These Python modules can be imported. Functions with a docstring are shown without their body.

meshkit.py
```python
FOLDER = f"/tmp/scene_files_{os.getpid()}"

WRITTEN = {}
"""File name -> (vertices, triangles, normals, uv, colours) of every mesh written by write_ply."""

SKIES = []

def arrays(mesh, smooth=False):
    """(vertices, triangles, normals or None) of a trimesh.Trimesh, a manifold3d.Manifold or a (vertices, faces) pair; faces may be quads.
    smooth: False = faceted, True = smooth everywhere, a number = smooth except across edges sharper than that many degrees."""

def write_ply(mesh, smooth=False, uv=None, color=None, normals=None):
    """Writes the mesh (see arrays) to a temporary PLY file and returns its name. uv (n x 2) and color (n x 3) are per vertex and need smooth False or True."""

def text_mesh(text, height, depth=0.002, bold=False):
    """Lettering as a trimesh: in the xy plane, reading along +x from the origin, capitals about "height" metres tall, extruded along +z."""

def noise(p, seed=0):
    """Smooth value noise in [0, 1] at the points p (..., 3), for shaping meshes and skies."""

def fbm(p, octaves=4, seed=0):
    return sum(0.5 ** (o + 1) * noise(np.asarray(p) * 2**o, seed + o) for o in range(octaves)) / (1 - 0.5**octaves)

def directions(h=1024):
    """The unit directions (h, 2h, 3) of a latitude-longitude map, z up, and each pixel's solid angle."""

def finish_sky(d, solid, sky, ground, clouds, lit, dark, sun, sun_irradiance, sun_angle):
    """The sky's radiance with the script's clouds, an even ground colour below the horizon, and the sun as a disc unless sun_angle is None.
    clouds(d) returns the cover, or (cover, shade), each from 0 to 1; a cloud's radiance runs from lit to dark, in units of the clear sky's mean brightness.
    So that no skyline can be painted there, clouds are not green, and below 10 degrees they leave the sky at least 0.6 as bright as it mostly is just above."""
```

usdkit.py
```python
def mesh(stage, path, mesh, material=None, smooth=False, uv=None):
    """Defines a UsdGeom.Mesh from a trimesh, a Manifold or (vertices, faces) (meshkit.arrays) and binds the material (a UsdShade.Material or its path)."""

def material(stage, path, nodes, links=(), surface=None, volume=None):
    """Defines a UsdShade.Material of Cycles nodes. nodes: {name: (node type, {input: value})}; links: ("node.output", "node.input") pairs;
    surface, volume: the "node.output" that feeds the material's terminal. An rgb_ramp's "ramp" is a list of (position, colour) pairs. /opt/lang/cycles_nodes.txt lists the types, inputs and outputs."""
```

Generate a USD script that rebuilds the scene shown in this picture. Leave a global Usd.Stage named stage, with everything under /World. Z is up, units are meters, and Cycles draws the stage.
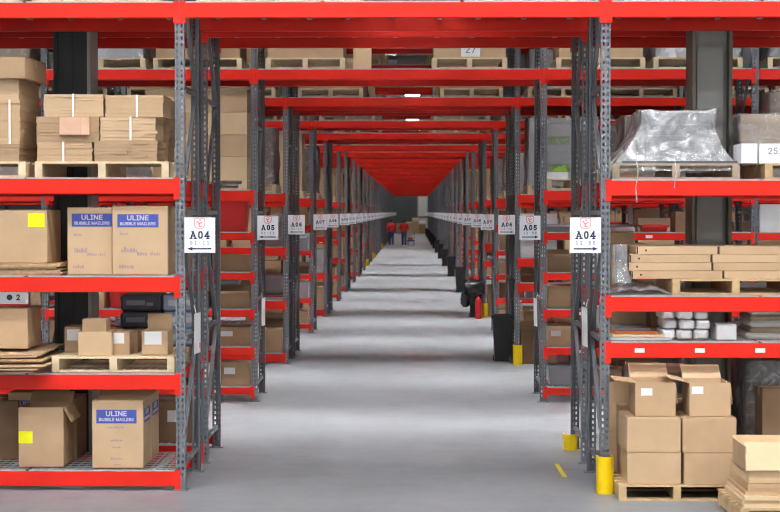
import math, random, re, sys
sys.path.insert(0, '/opt/lang')
import numpy as np, trimesh, manifold3d
import shapely
from shapely.geometry import Polygon, box as sbox
import usdkit, meshkit
from pxr import Usd, UsdGeom, UsdLux, Gf, Sdf

stage = Usd.Stage.CreateInMemory()
UsdGeom.SetStageUpAxis(stage, UsdGeom.Tokens.z)
UsdGeom.SetStageMetersPerUnit(stage, 1.0)
stage.SetDefaultPrim(UsdGeom.Xform.Define(stage, '/World').GetPrim())
UsdGeom.Scope.Define(stage, '/World/Looks')
rng = random.Random(7)

# ------------------------------------------------------------------ camera
F = 1708.0                       # focal length in pixels of the 780 x 512 frame
D = 13.886                       # distance to the first rack
CAM = np.array([0.0, 0.0, 2.276])
VPX, VPY = 412.4, 212.0          # where the aisle vanishes
TH = math.atan((256 - VPY) / F)
PSI = math.atan((VPX - 390) / F * math.cos(TH))
FWD = np.array([-math.sin(PSI) * math.cos(TH), math.cos(PSI) * math.cos(TH), -math.sin(TH)])
RGT = np.array([math.cos(PSI), math.sin(PSI), 0.0])
UPV = np.cross(RGT, FWD)
cam = UsdGeom.Camera.Define(stage, '/World/camera')
cam.CreateHorizontalApertureAttr(36.0)
cam.CreateVerticalApertureAttr(36.0 * 512 / 780)
cam.CreateFocalLengthAttr(F / 780 * 36.0)
cam.CreateFocusDistanceAttr(20.0)
cam.CreateFStopAttr(4.0)
cam.CreateClippingRangeAttr(Gf.Vec2f(0.1, 1000))
cam.CreateExposureAttr(1.15)
M4 = Gf.Matrix4d(*RGT, 0, *UPV, 0, *(-FWD), 0, *CAM, 1)
cam.AddTransformOp().Set(M4)

# ------------------------------------------------------------------ light settings (the lamps are built further down)
LAMP_WIDE = 90.0                # the same over the open floor before the racks
LAMP_BARE = 72.0                 # the bare strips deep in the hall
LAMP = 420.0                      # emission of the high-bay lamps
LAMP_Z = 11.0
DOME = 0.12                      # daylight through the open dock side behind the camera
dome = UsdLux.DomeLight.Define(stage, '/World/daylight')
dome.CreateColorAttr(Gf.Vec3f(0.95, 0.98, 1.0))
dome.CreateIntensityAttr(DOME)


def at(px, py, Y):
    d = FWD + RGT * (px - 390) / F + UPV * (256 - py) / F
    return CAM + d * (Y / d[1])


# ------------------------------------------------------------------ materials
LK = '/World/Looks/'
MAT = {}


def lin(r, g, b):
    f = lambda c: (c / 255 / 12.92) if c / 255 <= 0.04045 else ((c / 255 + 0.055) / 1.055) ** 2.4
    return (f(r), f(g), f(b))


def paint(name, col, rough=0.45, vary=0.12, scale=3.0, metallic=0.0, bump=0.0, spec=0.5, fine=None):
    """A plain coloured surface with soft tonal variation and fine relief."""
    c = np.array(col, float)
    nodes = {
        'geo': ('geometry', {}),
        'n': ('noise_texture', {'scale': scale, 'detail': 5.0, 'roughness': 0.6}),
        'r': ('rgb_ramp', {'ramp': [(0.3, tuple(c * (1 - vary))), (0.7, tuple(np.minimum(c * (1 + vary), 1)))]}),
        'p': ('principled_bsdf', {'roughness': rough, 'metallic': metallic, 'specular_ior_level': spec}),
    }
    links = [('geo.position', 'n.vector'), ('n.fac', 'r.fac'), ('r.color', 'p.base_color')]
    if bump:
        nodes['n2'] = ('noise_texture', {'scale': fine or 60.0, 'detail': 3.0})
        nodes['b'] = ('bump', {'strength': bump, 'distance': 0.01})
        links += [('geo.position', 'n2.vector'), ('n2.fac', 'b.height'), ('b.normal', 'p.normal')]
    MAT[name] = usdkit.material(stage, LK + name, nodes, links, surface='p.BSDF')
    return MAT[name]


paint('red_paint', (0.74, 0.020, 0.008), 0.42, 0.10, 1.5, bump=0.05, spec=0.3)
paint('red_paint_worn', (0.60, 0.026, 0.018), 0.5, 0.18, 2.0, bump=0.06)
paint('grey_paint', (0.155, 0.168, 0.185), 0.45, 0.18, 2.5, bump=0.05)
paint('galvanised', (0.46, 0.47, 0.48), 0.45, 0.12, 8.0, metallic=0.3)
paint('sign_white', (0.86, 0.87, 0.90), 0.4, 0.03, 4.0)
paint('sign_navy', (0.012, 0.018, 0.075), 0.5, 0.05)
paint('sign_small', (0.20, 0.22, 0.34), 0.5, 0.05)
paint('sign_pink', (0.80, 0.22, 0.24), 0.5, 0.05)
paint('yellow_guard', (0.90, 0.62, 0.0), 0.35, 0.05, 4.0)
paint('yellow_sticker', (0.92, 0.88, 0.0), 0.5, 0.02)
paint('black_plastic', (0.012, 0.013, 0.014), 0.4, 0.15, 6.0)
paint('black_bag', (0.02, 0.02, 0.022), 0.3, 0.2, 9.0, bump=0.4, fine=18.0)
paint('blue_print', (0.045, 0.078, 0.34), 0.55, 0.06, 12.0)
paint('print_white', (0.58, 0.55, 0.60), 0.6, 0.05)
paint('print_lilac', (0.36, 0.25, 0.26), 0.6, 0.10)
paint('paper_white', (0.80, 0.80, 0.80), 0.6, 0.04)
paint('pink_card', (0.66, 0.40, 0.27), 0.7, 0.08, 9.0)
paint('wood_pale', (0.68, 0.54, 0.34), 0.7, 0.16, 9.0, bump=0.1)
paint('wood_mid', (0.52, 0.36, 0.19), 0.7, 0.18, 9.0, bump=0.1)
paint('wood_grey', (0.40, 0.32, 0.22), 0.75, 0.18, 9.0, bump=0.1)
CARD = ['card_tan', 'card_sand', 'card_brown', 'card_dark', 'card_pale']
paint('card_tan', (0.50, 0.332, 0.190), 0.72, 0.07, 5.0, bump=0.06, fine=35.0)
paint('card_sand', (0.545, 0.372, 0.218), 0.72, 0.06, 4.0, bump=0.06, fine=35.0)
paint('card_brown', (0.385, 0.25, 0.138), 0.72, 0.09, 5.0, bump=0.06, fine=35.0)
paint('card_dark', (0.25, 0.15, 0.08), 0.75, 0.10, 5.0, bump=0.06, fine=35.0)
paint('card_pale', (0.68, 0.50, 0.30), 0.72, 0.06, 5.0, bump=0.06, fine=35.0)
paint('card_edge', (0.44, 0.29, 0.15), 0.8, 0.22, 22.0, bump=0.2)
paint('card_inside', (0.34, 0.20, 0.10), 0.8, 0.1, 6.0)
paint('tape', (0.56, 0.40, 0.22), 0.25, 0.05, 8.0)
paint('strap_white', (0.85, 0.85, 0.82), 0.4, 0.03)
paint('dark_pack', (0.085, 0.09, 0.105), 0.4, 0.25, 6.0)
paint('brown_wrap', (0.075, 0.05, 0.035), 0.25, 0.25, 3.0, bump=0.5, fine=9.0)
paint('blue_pack', (0.42, 0.50, 0.66), 0.4, 0.15, 5.0)
paint('white_pack', (0.80, 0.81, 0.82), 0.5, 0.06, 5.0, bump=0.2, fine=20.0)
paint('green_print', (0.30, 0.55, 0.06), 0.5, 0.06)
paint('tote_red', (0.72, 0.03, 0.025), 0.4, 0.05)
paint('tote_grey', (0.30, 0.31, 0.33), 0.45, 0.06)
paint('tote_blue', (0.04, 0.10, 0.36), 0.4, 0.06)
paint('column_black', (0.03, 0.032, 0.032), 0.5, 0.2, 1.2)
paint('column_grey', (0.36, 0.36, 0.33), 0.5, 0.10, 1.5)
paint('column_buff', (0.22, 0.19, 0.145), 0.6, 0.12, 2.0)
paint('skin', (0.50, 0.30, 0.22), 0.6, 0.05)
paint('hair', (0.05, 0.035, 0.025), 0.7, 0.2)
paint('shirt_red', (0.85, 0.05, 0.05), 0.8, 0.08)
paint('denim', (0.09, 0.14, 0.32), 0.85, 0.15)
paint('shoe', (0.03, 0.03, 0.03), 0.6, 0.1)
paint('cart_blue', (0.05, 0.06, 0.25), 0.5, 0.1)
paint('orange_plastic', (0.70, 0.20, 0.06), 0.5, 0.1)
paint('wall_paint', (0.40, 0.39, 0.36), 0.7, 0.05, 0.5)
paint('wall_panel', (0.55, 0.52, 0.46), 0.7, 0.05, 0.5)
paint('door_dark', (0.075, 0.085, 0.085), 0.6, 0.1, 0.6)
paint('ceiling_grey', (0.10, 0.095, 0.10), 0.8, 0.1, 0.5)
paint('steel_joist', (0.16, 0.15, 0.15), 0.6, 0.1, 1.0)
paint('lamp_body', (0.75, 0.76, 0.78), 0.3, 0.02)
paint('sheet_white', (0.78, 0.78, 0.76), 0.6, 0.05)
paint('extinguisher_red', (0.60, 0.02, 0.02), 0.25, 0.03)
paint('floor_mark', (0.80, 0.66, 0.05), 0.6, 0.15, 20.0)
paint('joint_dark', (0.16, 0.16, 0.16), 0.8, 0.1, 6.0)

# concrete: cool grey, mottled, trowel-burnished so that lamps smear in it
MAT['concrete'] = usdkit.material(stage, LK + 'concrete', {
    'geo': ('geometry', {}),
    'n1': ('noise_texture', {'scale': 0.35, 'detail': 6.0, 'roughness': 0.65}),
    'n2': ('noise_texture', {'scale': 3.5, 'detail': 6.0, 'roughness': 0.7}),
    'n3': ('noise_texture', {'scale': 28.0, 'detail': 4.0, 'roughness': 0.7}),
    'r1': ('rgb_ramp', {'ramp': [(0.3, (0.20, 0.212, 0.225)), (0.7, (0.29, 0.303, 0.318))]}),
    'r2': ('rgb_ramp', {'ramp': [(0.3, (0.86, 0.86, 0.86)), (0.72, (1.0, 1.0, 1.0))]}),
    'm': ('mix_color', {'blend_type': 'multiply', 'fac': 1.0}),
    'r3': ('rgb_ramp', {'ramp': [(0.3, (0.32, 0.32, 0.32)), (0.7, (0.5, 0.5, 0.5))]}),
    'bw': ('rgb_to_bw', {}),
    'b': ('bump', {'strength': 0.06, 'distance': 0.01}),
    'p': ('principled_bsdf', {'specular_ior_level': 0.5}),
}, [('geo.position', 'n1.vector'), ('geo.position', 'n2.vector'), ('geo.position', 'n3.vector'),
    ('n1.fac', 'r1.fac'), ('n2.fac', 'r2.fac'), ('r1.color', 'm.a'), ('r2.color', 'm.b'), ('m.result', 'p.base_color'),
    ('n2.fac', 'r3.fac'), ('r3.color', 'bw.color'), ('bw.val', 'p.roughness'), ('n3.fac', 'b.height'), ('b.normal', 'p.normal')], surface='p.BSDF')

MAT['lamp_glow_wide'] = usdkit.material(stage, LK + 'lamp_glow_wide', {'e': ('emission', {'color': (0.97, 0.98, 1.0), 'strength': LAMP_WIDE})}, [], surface='e.emission')
MAT['lamp_glow_bare'] = usdkit.material(stage, LK + 'lamp_glow_bare', {'e': ('emission', {'color': (0.97, 0.98, 1.0), 'strength': LAMP_BARE})}, [], surface='e.emission')
MAT['lamp_glow'] = usdkit.material(stage, LK + 'lamp_glow', {'e': ('emission', {'color': (0.97, 0.98, 1.0), 'strength': LAMP})}, [], surface='e.emission')


def film_material(name, haze, tint=(0.9, 0.92, 0.95), scale=9.0):
    """Stretch film: see-through, shiny, whitish where it bunches."""
    MAT[name] = usdkit.material(stage, LK + name, {
        'geo': ('geometry', {}),
        'n': ('noise_texture', {'scale': scale, 'detail': 5.0, 'roughness': 0.65, 'distortion': 1.2}),
        'r': ('rgb_ramp', {'ramp': [(0.40, (haze * 0.22,) * 3), (0.55, (haze * 0.4,) * 3), (0.66, (haze,) * 3)]}),
        'bw': ('rgb_to_bw', {}),
        'b': ('bump', {'strength': 0.45, 'distance': 0.02}),
        't': ('transparent_bsdf', {'color': (0.95, 0.96, 0.97)}),
        'd': ('diffuse_bsdf', {'color': tint}),
        'g': ('glossy_bsdf', {'color': (1, 1, 1), 'roughness': 0.14}),
        'f': ('fresnel', {'IOR': 1.7}),
        'm1': ('mix_closure', {}), 'm2': ('mix_closure', {}),
    }, [('geo.position', 'n.vector'), ('n.fac', 'r.fac'), ('r.color', 'bw.color'), ('bw.val', 'm1.fac'), ('t.BSDF', 'm1.closure1'), ('d.BSDF', 'm1.closure2'),
        ('n.fac', 'b.height'), ('b.normal', 'g.normal'), ('b.normal', 'f.normal'), ('f.fac', 'm2.fac'), ('m1.closure', 'm2.closure1'), ('g.BSDF', 'm2.closure2')], surface='m2.closure')


film_material('clear_film', 0.40)
film_material('milky_film', 0.9)
film_material('bright_film', 0.85, (0.97, 0.98, 1.0), 6.0)

# far cartons: one mesh, each box its own tone
MAT['many_cartons'] = usdkit.material(stage, LK + 'many_cartons', {
    'geo': ('geometry', {}),
    'r': ('rgb_ramp', {'interpolate': False, 'ramp': [(0.0, (0.50, 0.31, 0.16)), (0.25, (0.38, 0.23, 0.12)), (0.42, (0.58, 0.40, 0.22)), (0.6, (0.28, 0.17, 0.09)), (0.7, (0.74, 0.74, 0.74)),
                                                      (0.82, (0.48, 0.33, 0.2)), (0.9, (0.10, 0.11, 0.14)), (0.95, (0.55, 0.04, 0.03))]}),
    'p': ('principled_bsdf', {'roughness': 0.7}),
}, [('geo.random_per_island', 'r.fac'), ('r.color', 'p.base_color')], surface='p.BSDF')

# ------------------------------------------------------------------ mesh helpers
BV = np.array([[x, y, z] for x in (-.5, .5) for y in (-.5, .5) for z in (-.5, .5)])
BF = np.array([[0, 1, 3], [0, 3, 2], [4, 6, 7], [4, 7, 5], [0, 4, 5], [0, 5, 1], [2, 3, 7], [2, 7, 6], [0, 2, 6], [0, 6, 4], [1, 5, 7], [1, 7, 3]])


class MB:
    """Collects shapes that become ONE mesh."""
    def __init__(s):
        s.v, s.f, s.n = [], [], 0

    def add(s, v, f):
        v = np.asarray(v, float)
        s.v.append(v); s.f.append(np.asarray(f) + s.n); s.n += len(v)
        return s

    def mesh(s, m):
        if hasattr(m, 'to_mesh'):
            k = m.to_mesh(); return s.add(k.vert_properties[:, :3], k.tri_verts)
        return s.add(m.vertices, m.faces)

    def box(s, x0, x1, y0, y1, z0, z1):
        return s.add(BV * [x1 - x0, y1 - y0, z1 - z0] + [(x0 + x1) / 2, (y0 + y1) / 2, (z0 + z1) / 2], BF)

    def bar(s, a, b, w, h, up=(1, 0, 0)):
        """A rectangular bar from a to b; w across 'up', h along 'up'."""
        a, b, up = np.array(a, float), np.array(b, float), np.array(up, float)
        t = b - a; L = np.linalg.norm(t); t /= L
        up = up - t * up.dot(t); up /= np.linalg.norm(up); sd = np.cross(t, up)
        R = np.stack([t, sd, up], 1)
        return s.add((BV * [L, w, h]) @ R.T + (a + b) / 2, BF)

    def tube(s, pts, r, sides=8):
        v, f = tube(pts, r, sides)
        return s.add(v, f)

    def get(s):
        return np.vstack(s.v), np.vstack(s.f)


def tube(pts, r, sides=8):
    p = np.asarray(pts, float)
    t = np.gradient(p, axis=0); t /= np.linalg.norm(t, axis=1, keepdims=True)
    a = np.cross(t, np.where(np.abs(t[:, 2:]) < 0.9, [0, 0, 1.0], [1.0, 0, 0])); a /= np.linalg.norm(a, axis=1, keepdims=True)
    b = np.cross(t, a); ang = np.arange(sides) * 2 * np.pi / sides
    rr = np.broadcast_to(r, (len(p),))[:, None, None]
    v = (p[:, None] + rr * (np.cos(ang)[None, :, None] * a[:, None] + np.sin(ang)[None, :, None] * b[:, None])).reshape(-1, 3)
    f = []
    for i in range(len(p) - 1):
        for j in range(sides):
            q = [i * sides + j, i * sides + (j + 1) % sides, (i + 1) * sides + (j + 1) % sides, (i + 1) * sides + j]
            f += [[q[0], q[1], q[2]], [q[0], q[2], q[3]]]
    n = len(v); v = np.vstack([v, p[0], p[-1]])
    for j in range(sides):
        f.append([n, (j + 1) % sides, j]); k = (len(p) - 1) * sides
        f.append([n + 1, k + j, k + (j + 1) % sides])
    return v, np.array(f)


def chamfer(w, d, h, c=0.005):
    """A box with bevelled edges, base at z = 0, centred in x and y."""
    pts = []
    for sx in (-1, 1):
        for sy in (-1, 1):
            for sz in (0, 1):
                X, Y, Z = sx * w / 2, sy * d / 2, sz * h
                z1 = c if sz == 0 else h - c
                pts += [[X - sx * c, Y - sy * c, Z], [X, Y - sy * c, z1], [X - sx * c, Y, z1]]
    m = trimesh.convex.convex_hull(np.array(pts))
    return np.array(m.vertices), np.array(m.faces)


def lathe(profile, sides=20):
    p = np.asarray(profile, float); ang = np.arange(sides) * 2 * np.pi / sides
    v = np.stack([p[:, None, 0] * np.cos(ang), p[:, None, 0] * np.sin(ang), np.broadcast_to(p[:, None, 1], (len(p), sides))], -1).reshape(-1, 3)
    f = []
    for i in range(len(p) - 1):
        for j in range(sides):
            a, b, c, d = i * sides + j, i * sides + (j + 1) % sides, (i + 1) * sides + (j + 1) % sides, (i + 1) * sides + j
            f += [[a, b, c], [a, c, d]]
    n = len(v); v = np.vstack([v, [0, 0, p[0, 1]], [0, 0, p[-1, 1]]])
    for j in range(sides):
        f.append([n, (j + 1) % sides, j]); k = (len(p) - 1) * sides
        f.append([n + 1, k + j, k + (j + 1) % sides])
    return v, np.array(f)


def extrude(poly, depth):
    gs = getattr(poly, 'geoms', [poly])
    ms = [trimesh.creation.extrude_polygon(g, depth, engine='earcut') for g in gs if g.area > 1e-9]
    m = trimesh.util.concatenate(ms)
    return np.array(m.vertices), np.array(m.faces)


def face_front(v):      # xy-plane drawing -> upright, facing -y
    v = np.asarray(v); return np.stack([v[:, 0], -v[:, 2], v[:, 1]], 1)


def face_side(v, s):    # upright, facing +x (s=1) or -x (s=-1)
    v = np.asarray(v); return np.stack([s * v[:, 2], s * v[:, 0], v[:, 1]], 1)


TXT = {}


def text(t, h, depth=0.001, bold=True):
    k = (t, h, depth, bold)
    if k not in TXT:
        m = meshkit.text_mesh(t, h, depth, bold)
        v = np.array(m.vertices); v[:, 0] -= (v[:, 0].min() + v[:, 0].max()) / 2; v[:, 1] -= (v[:, 1].min() + v[:, 1].max()) / 2
        TXT[k] = (v, np.array(m.faces))
    return TXT[k]


# ------------------------------------------------------------------ naming helpers
USED = {}


def unique(parent, name):
    n = USED.get((parent, name), 0)
    USED[(parent, name)] = n + 1
    return f'{parent}/{name}' if n == 0 else f'{parent}/{name}_{n:03d}'


def path_of(p):
    return '/World' if p is None else (p if isinstance(p, str) else str(p.GetPath()))


def tag(prim, label=None, cat=None, group=None, kind=None):
    p = prim if isinstance(prim, Usd.Prim) else prim.GetPrim()
    for k, v in (('label', label), ('category', cat), ('group', group), ('kind', kind)):
        if v:
            p.SetCustomDataByKey(k, v)
    return p


def obj(name, mesh, m, parent=None, smooth=False, label=None):
    if isinstance(mesh, MB):
        mesh = mesh.get()
    o = usdkit.mesh(stage, unique(path_of(parent), name), mesh, MAT[m], smooth=smooth).GetPrim()
    if label:
        tag(o, label)
    return o


LABELS = set()


def thing(name, label, cat, loc=(0, 0, 0), rot=0.0, group=None, kind=None, parent=None, shared=False):
    x = UsdGeom.Xform.Define(stage, unique(path_of(parent), name))
    x.AddTranslateOp().Set(Gf.Vec3d(*map(float, loc)))
    if rot:
        x.AddRotateZOp().Set(float(rot))
    if label and not shared:
        assert label not in LABELS, label
        LABELS.add(label)
    return tag(x.GetPrim(), label, cat, group, kind)


def part(name, parent, loc=(0, 0, 0)):
    x = UsdGeom.Xform.Define(stage, unique(path_of(parent), name))
    if any(loc):
        x.AddTranslateOp().Set(Gf.Vec3d(*map(float, loc)))
    return x.GetPrim()


def dup(src, label, loc, rot=0.0, group=None):
    cd = src.GetCustomData()
    name = re.sub(r'_\d{3}$', '', src.GetName())
    r = thing(name, label, cd['category'], loc, rot, group or cd.get('group'))
    r.GetReferences().AddInternalReference(src.GetPath()); r.SetInstanceable(True)
    return r


ORD = ['first', 'second', 'third', 'fourth', 'fifth', 'sixth', 'seventh', 'eighth', 'ninth', 'tenth', 'eleventh', 'twelfth', 'thirteenth', 'fourteenth', 'fifteenth', 'sixteenth',
       'seventeenth', 'eighteenth', 'nineteenth', 'twentieth', 'twenty-first', 'twenty-second', 'twenty-third', 'twenty-fourth', 'twenty-fifth', 'twenty-sixth', 'twenty-seventh', 'twenty-eighth']

# ------------------------------------------------------------------ rows of racks
NROW = 28
PERIOD = 0.8335


def row_y(i):
    return D * (1 + PERIOD * (i // 2) + (0.47 if i % 2 else 0.0))


XL, XR = -1.892, 1.566           # tunnel posts, left and right
BAY = 2.515
PW, PD = 0.075, 0.07             # post
FD = 1.07                        # frame depth
REAR = 1.53                      # second frame of a double row
BH = 0.123
TOPZ = 3.975
UPZ = 5.45
POST_H = 6.6
LV_DL = [0.157, 0.948, 1.745, 2.546]
LV_DR = [1.213, 1.587, 2.53]
LV_S = [0.173, 0.651, 1.105, 1.547, 2.025, 2.53]
HALF = lambda i: (0.0, REAR) if i % 2 == 0 else (0.0,)


def post_mesh(holes):
    """An upright: open channel of thin steel, punched with slots."""
    mb = MB()
    t = 0.004
    if not holes:
        mb.box(-PW / 2, PW / 2, 0, t, 0, POST_H); mb.box(-PW / 2, -PW / 2 + t, t, PD, 0, POST_H); mb.box(PW / 2 - t, PW / 2, t, PD, 0, POST_H)
        return mb.get()
    zs = np.arange(0.08, 4.9, 0.0508)
    slot = lambda x, z, w, h: [(x - w / 2, z - h / 2), (x + w / 2, z - h / 2), (x + w / 2 * 0.8, z + h / 2), (x - w / 2 * 0.8, z + h / 2)]
    front = Polygon([(-PW / 2, 0), (PW / 2, 0), (PW / 2, POST_H), (-PW / 2, POST_H)], [slot(x, z, 0.017, 0.027) for x in (-0.018, 0.018) for z in zs])
    v, f = extrude(front, t)
    mb.add(np.stack([v[:, 0], v[:, 2], v[:, 1]], 1), f[:, ::-1])
    side = Polygon([(t, 0), (PD, 0), (PD, POST_H), (t, POST_H)], [slot(0.04, z + 0.0254, 0.02, 0.026) for z in zs[:-1]])
    v, f = extrude(side, t)
    mb.add(np.stack([v[:, 2] - PW / 2, v[:, 0], v[:, 1]], 1), f)
    mb.add(np.stack([v[:, 2] + PW / 2 - t, v[:, 0], v[:, 1]], 1), f)
    for sx in (-1, 1):                                   # return lips
        mb.box(sx * PW / 2 - (0.018 if sx > 0 else 0), sx * PW / 2 + (0.018 if sx < 0 else 0), PD - t, PD, 0, POST_H)
    return mb.get()


POST = {True: post_mesh(True), False: post_mesh(False)}
MIRROR = {}
for k, (v, f) in POST.items():
    MIRROR[k] = (v * [1, -1, 1] + [0, FD, 0], f[:, ::-1])
BZ = [0.2, 1.22, 2.27, 3.30, 4.32, 5.36, 6.4]


def upright_frame(parent, x, y, holes, detail):
    fr = part('upright_frame', parent, (x, y, 0))
    obj('post', POST[holes], 'grey_paint', fr)
    obj('post', MIRROR[holes], 'grey_paint', fr)
    segs = [((0, PD, z), (0, FD - PD, z)) for z in BZ]
    for k in range(len(BZ) - 1):
        a, b = (BZ[k] + 0.03, BZ[k + 1] - 0.03)
        segs.append(((0, PD, a), (0, FD - PD, b)) if k % 2 == 0 else ((0, FD - PD, a), (0, PD, b)))
    if detail:
        for s in segs:
            obj('brace', MB().bar(s[0], s[1], 0.038, 0.032), 'grey_paint', fr)
        for yy in (0.035, FD - 0.035):
            obj('foot_plate', MB().box(-0.065, 0.065, yy - 0.06, yy + 0.06, 0, 0.008), 'grey_paint', fr)
    else:
        mb = MB()
        for s in segs:
            mb.bar(s[0], s[1], 0.038, 0.032)
        obj('bracing', mb, 'grey_paint', fr)
        mb = MB()
        for yy in (0.035, FD - 0.035):
            mb.box(-0.065, 0.065, yy - 0.06, yy + 0.06, 0, 0.008)
        obj('foot_plates', mb, 'grey_paint', fr)


def beam_profile(h):
    return np.array([(0, 0.004), (0.004, 0), (0.046, 0), (0.05, 0.004), (0.05, h - 0.03), (0.034, h - 0.03), (0.034, h - 0.003), (0.031, h), (0.004, h), (0, h - 0.004)])


def beam(parent, x0, x1, y, zt, h, flip, detail, tags=0, mat='red_paint'):
    """A step beam between two posts; y is the outer face of the frame's post, flip for the frame's rear face."""
    pr = beam_profile(h); n = len(pr)
    yy = pr[:, 0] - 0.004
    if flip:
        yy = -yy
    v = np.vstack([np.stack([np.full(n, x), yy, pr[:, 1] - h], 1) for x in (x0, x1)])
    f = [[i, (i + 1) % n, n + (i + 1) % n] for i in range(n)] + [[i, n + (i + 1) % n, n + i] for i in range(n)]
    tri = [(9, 0, 8), (0, 1, 8), (1, 2, 8), (2, 3, 4), (2, 4, 5), (2, 5, 8), (5, 6, 7), (5, 7, 8)]
    f += [[a, b, c] for a, b, c in tri] + [[n + a, n + c, n + b] for a, b, c in tri]
    f = np.array(f)
    if not flip:
        f = f[:, ::-1]
    if not detail:
        return obj('beam', (v + [0, y, zt], f), mat, parent)
    b = part('beam', parent, (0, y, zt))
    obj('beam_rail', (v, f), mat, b)
    s = -1 if not flip else 1
    for x, dr in ((x0, -1), (x1, 1)):
        mb = MB().box(min(x - dr * 0.012, x + dr * 0.036), max(x - dr * 0.012, x + dr * 0.036), min(s * 0.002, s * 0.008), max(s * 0.002, s * 0.008), -h - 0.045, 0.012)
        for zz in (-0.02, -h + 0.01):
            mb.tube([(x + dr * 0.018, s * 0.007, zz), (x + dr * 0.018, s * 0.013, zz)], 0.008, 6)
        obj('end_plate', mb, mat, b)
    for k in range(tags):
        tx = x0 + (x1 - x0) * (k + 0.5) / tags
        obj('location_tag', MB().box(tx - 0.04, tx + 0.04, s * 0.0055 - 0.0015, s * 0.0055 + 0.0015, -h * 0.5 - 0.018, -h * 0.5 + 0.018), 'paper_white', b)
    return b


def deck_mesh(w, coarse):
    mb = MB()
    y0, y1 = 0.0, FD
    nx = 9 if coarse else 18
    ny = 6 if coarse else 11
    r = 0.0028 if not coarse else 0.004
    for k in range(nx):
        x = -w / 2 + 0.01 + (w - 0.02) * k / (nx - 1)
        mb.box(x - r, x + r, y0, y1, 0.001, 0.001 + 2 * r)
    for k in range(ny):
        y = y0 + 0.005 + (y1 - y0 - 0.01) * k / (ny - 1)
        mb.box(-w / 2, w / 2, y - r, y + r, 0.001 + r, 0.001 + 3 * r)
    mb.box(-w / 2, w / 2, -0.003, 0.014, 0.0005, 0.012)
    for k in (-1, 0, 1):
        x = k * w * 0.36
        mb.box(x - 0.02, x + 0.02, 0.05, FD - 0.05, -0.028, 0.0008)
    return mb.get()


DECK = {}


def deck(parent, xc, y, zt, w, coarse):
    k = (round(w, 3), coarse)
    if k not in DECK:
        DECK[k] = deck_mesh(w, coarse)
    v, f = DECK[k]
    obj('wire_deck', (v + [xc, y, zt], f), 'galvanised', parent)


def levels(i, side, half):
    if i % 2:
        return [(z, 0.085 if z < 2.3 else BH) for z in LV_S]
    return [(z, BH) for z in (LV_DL if side < 0 else LV_DR)]


def nbays(i):
    d = row_y(i) / D
    if d > 5:
        return 1 if d > 8 else 2
    return int(min(3, max(1, math.ceil((3.2 * d - 1.6) / BAY))))


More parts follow.
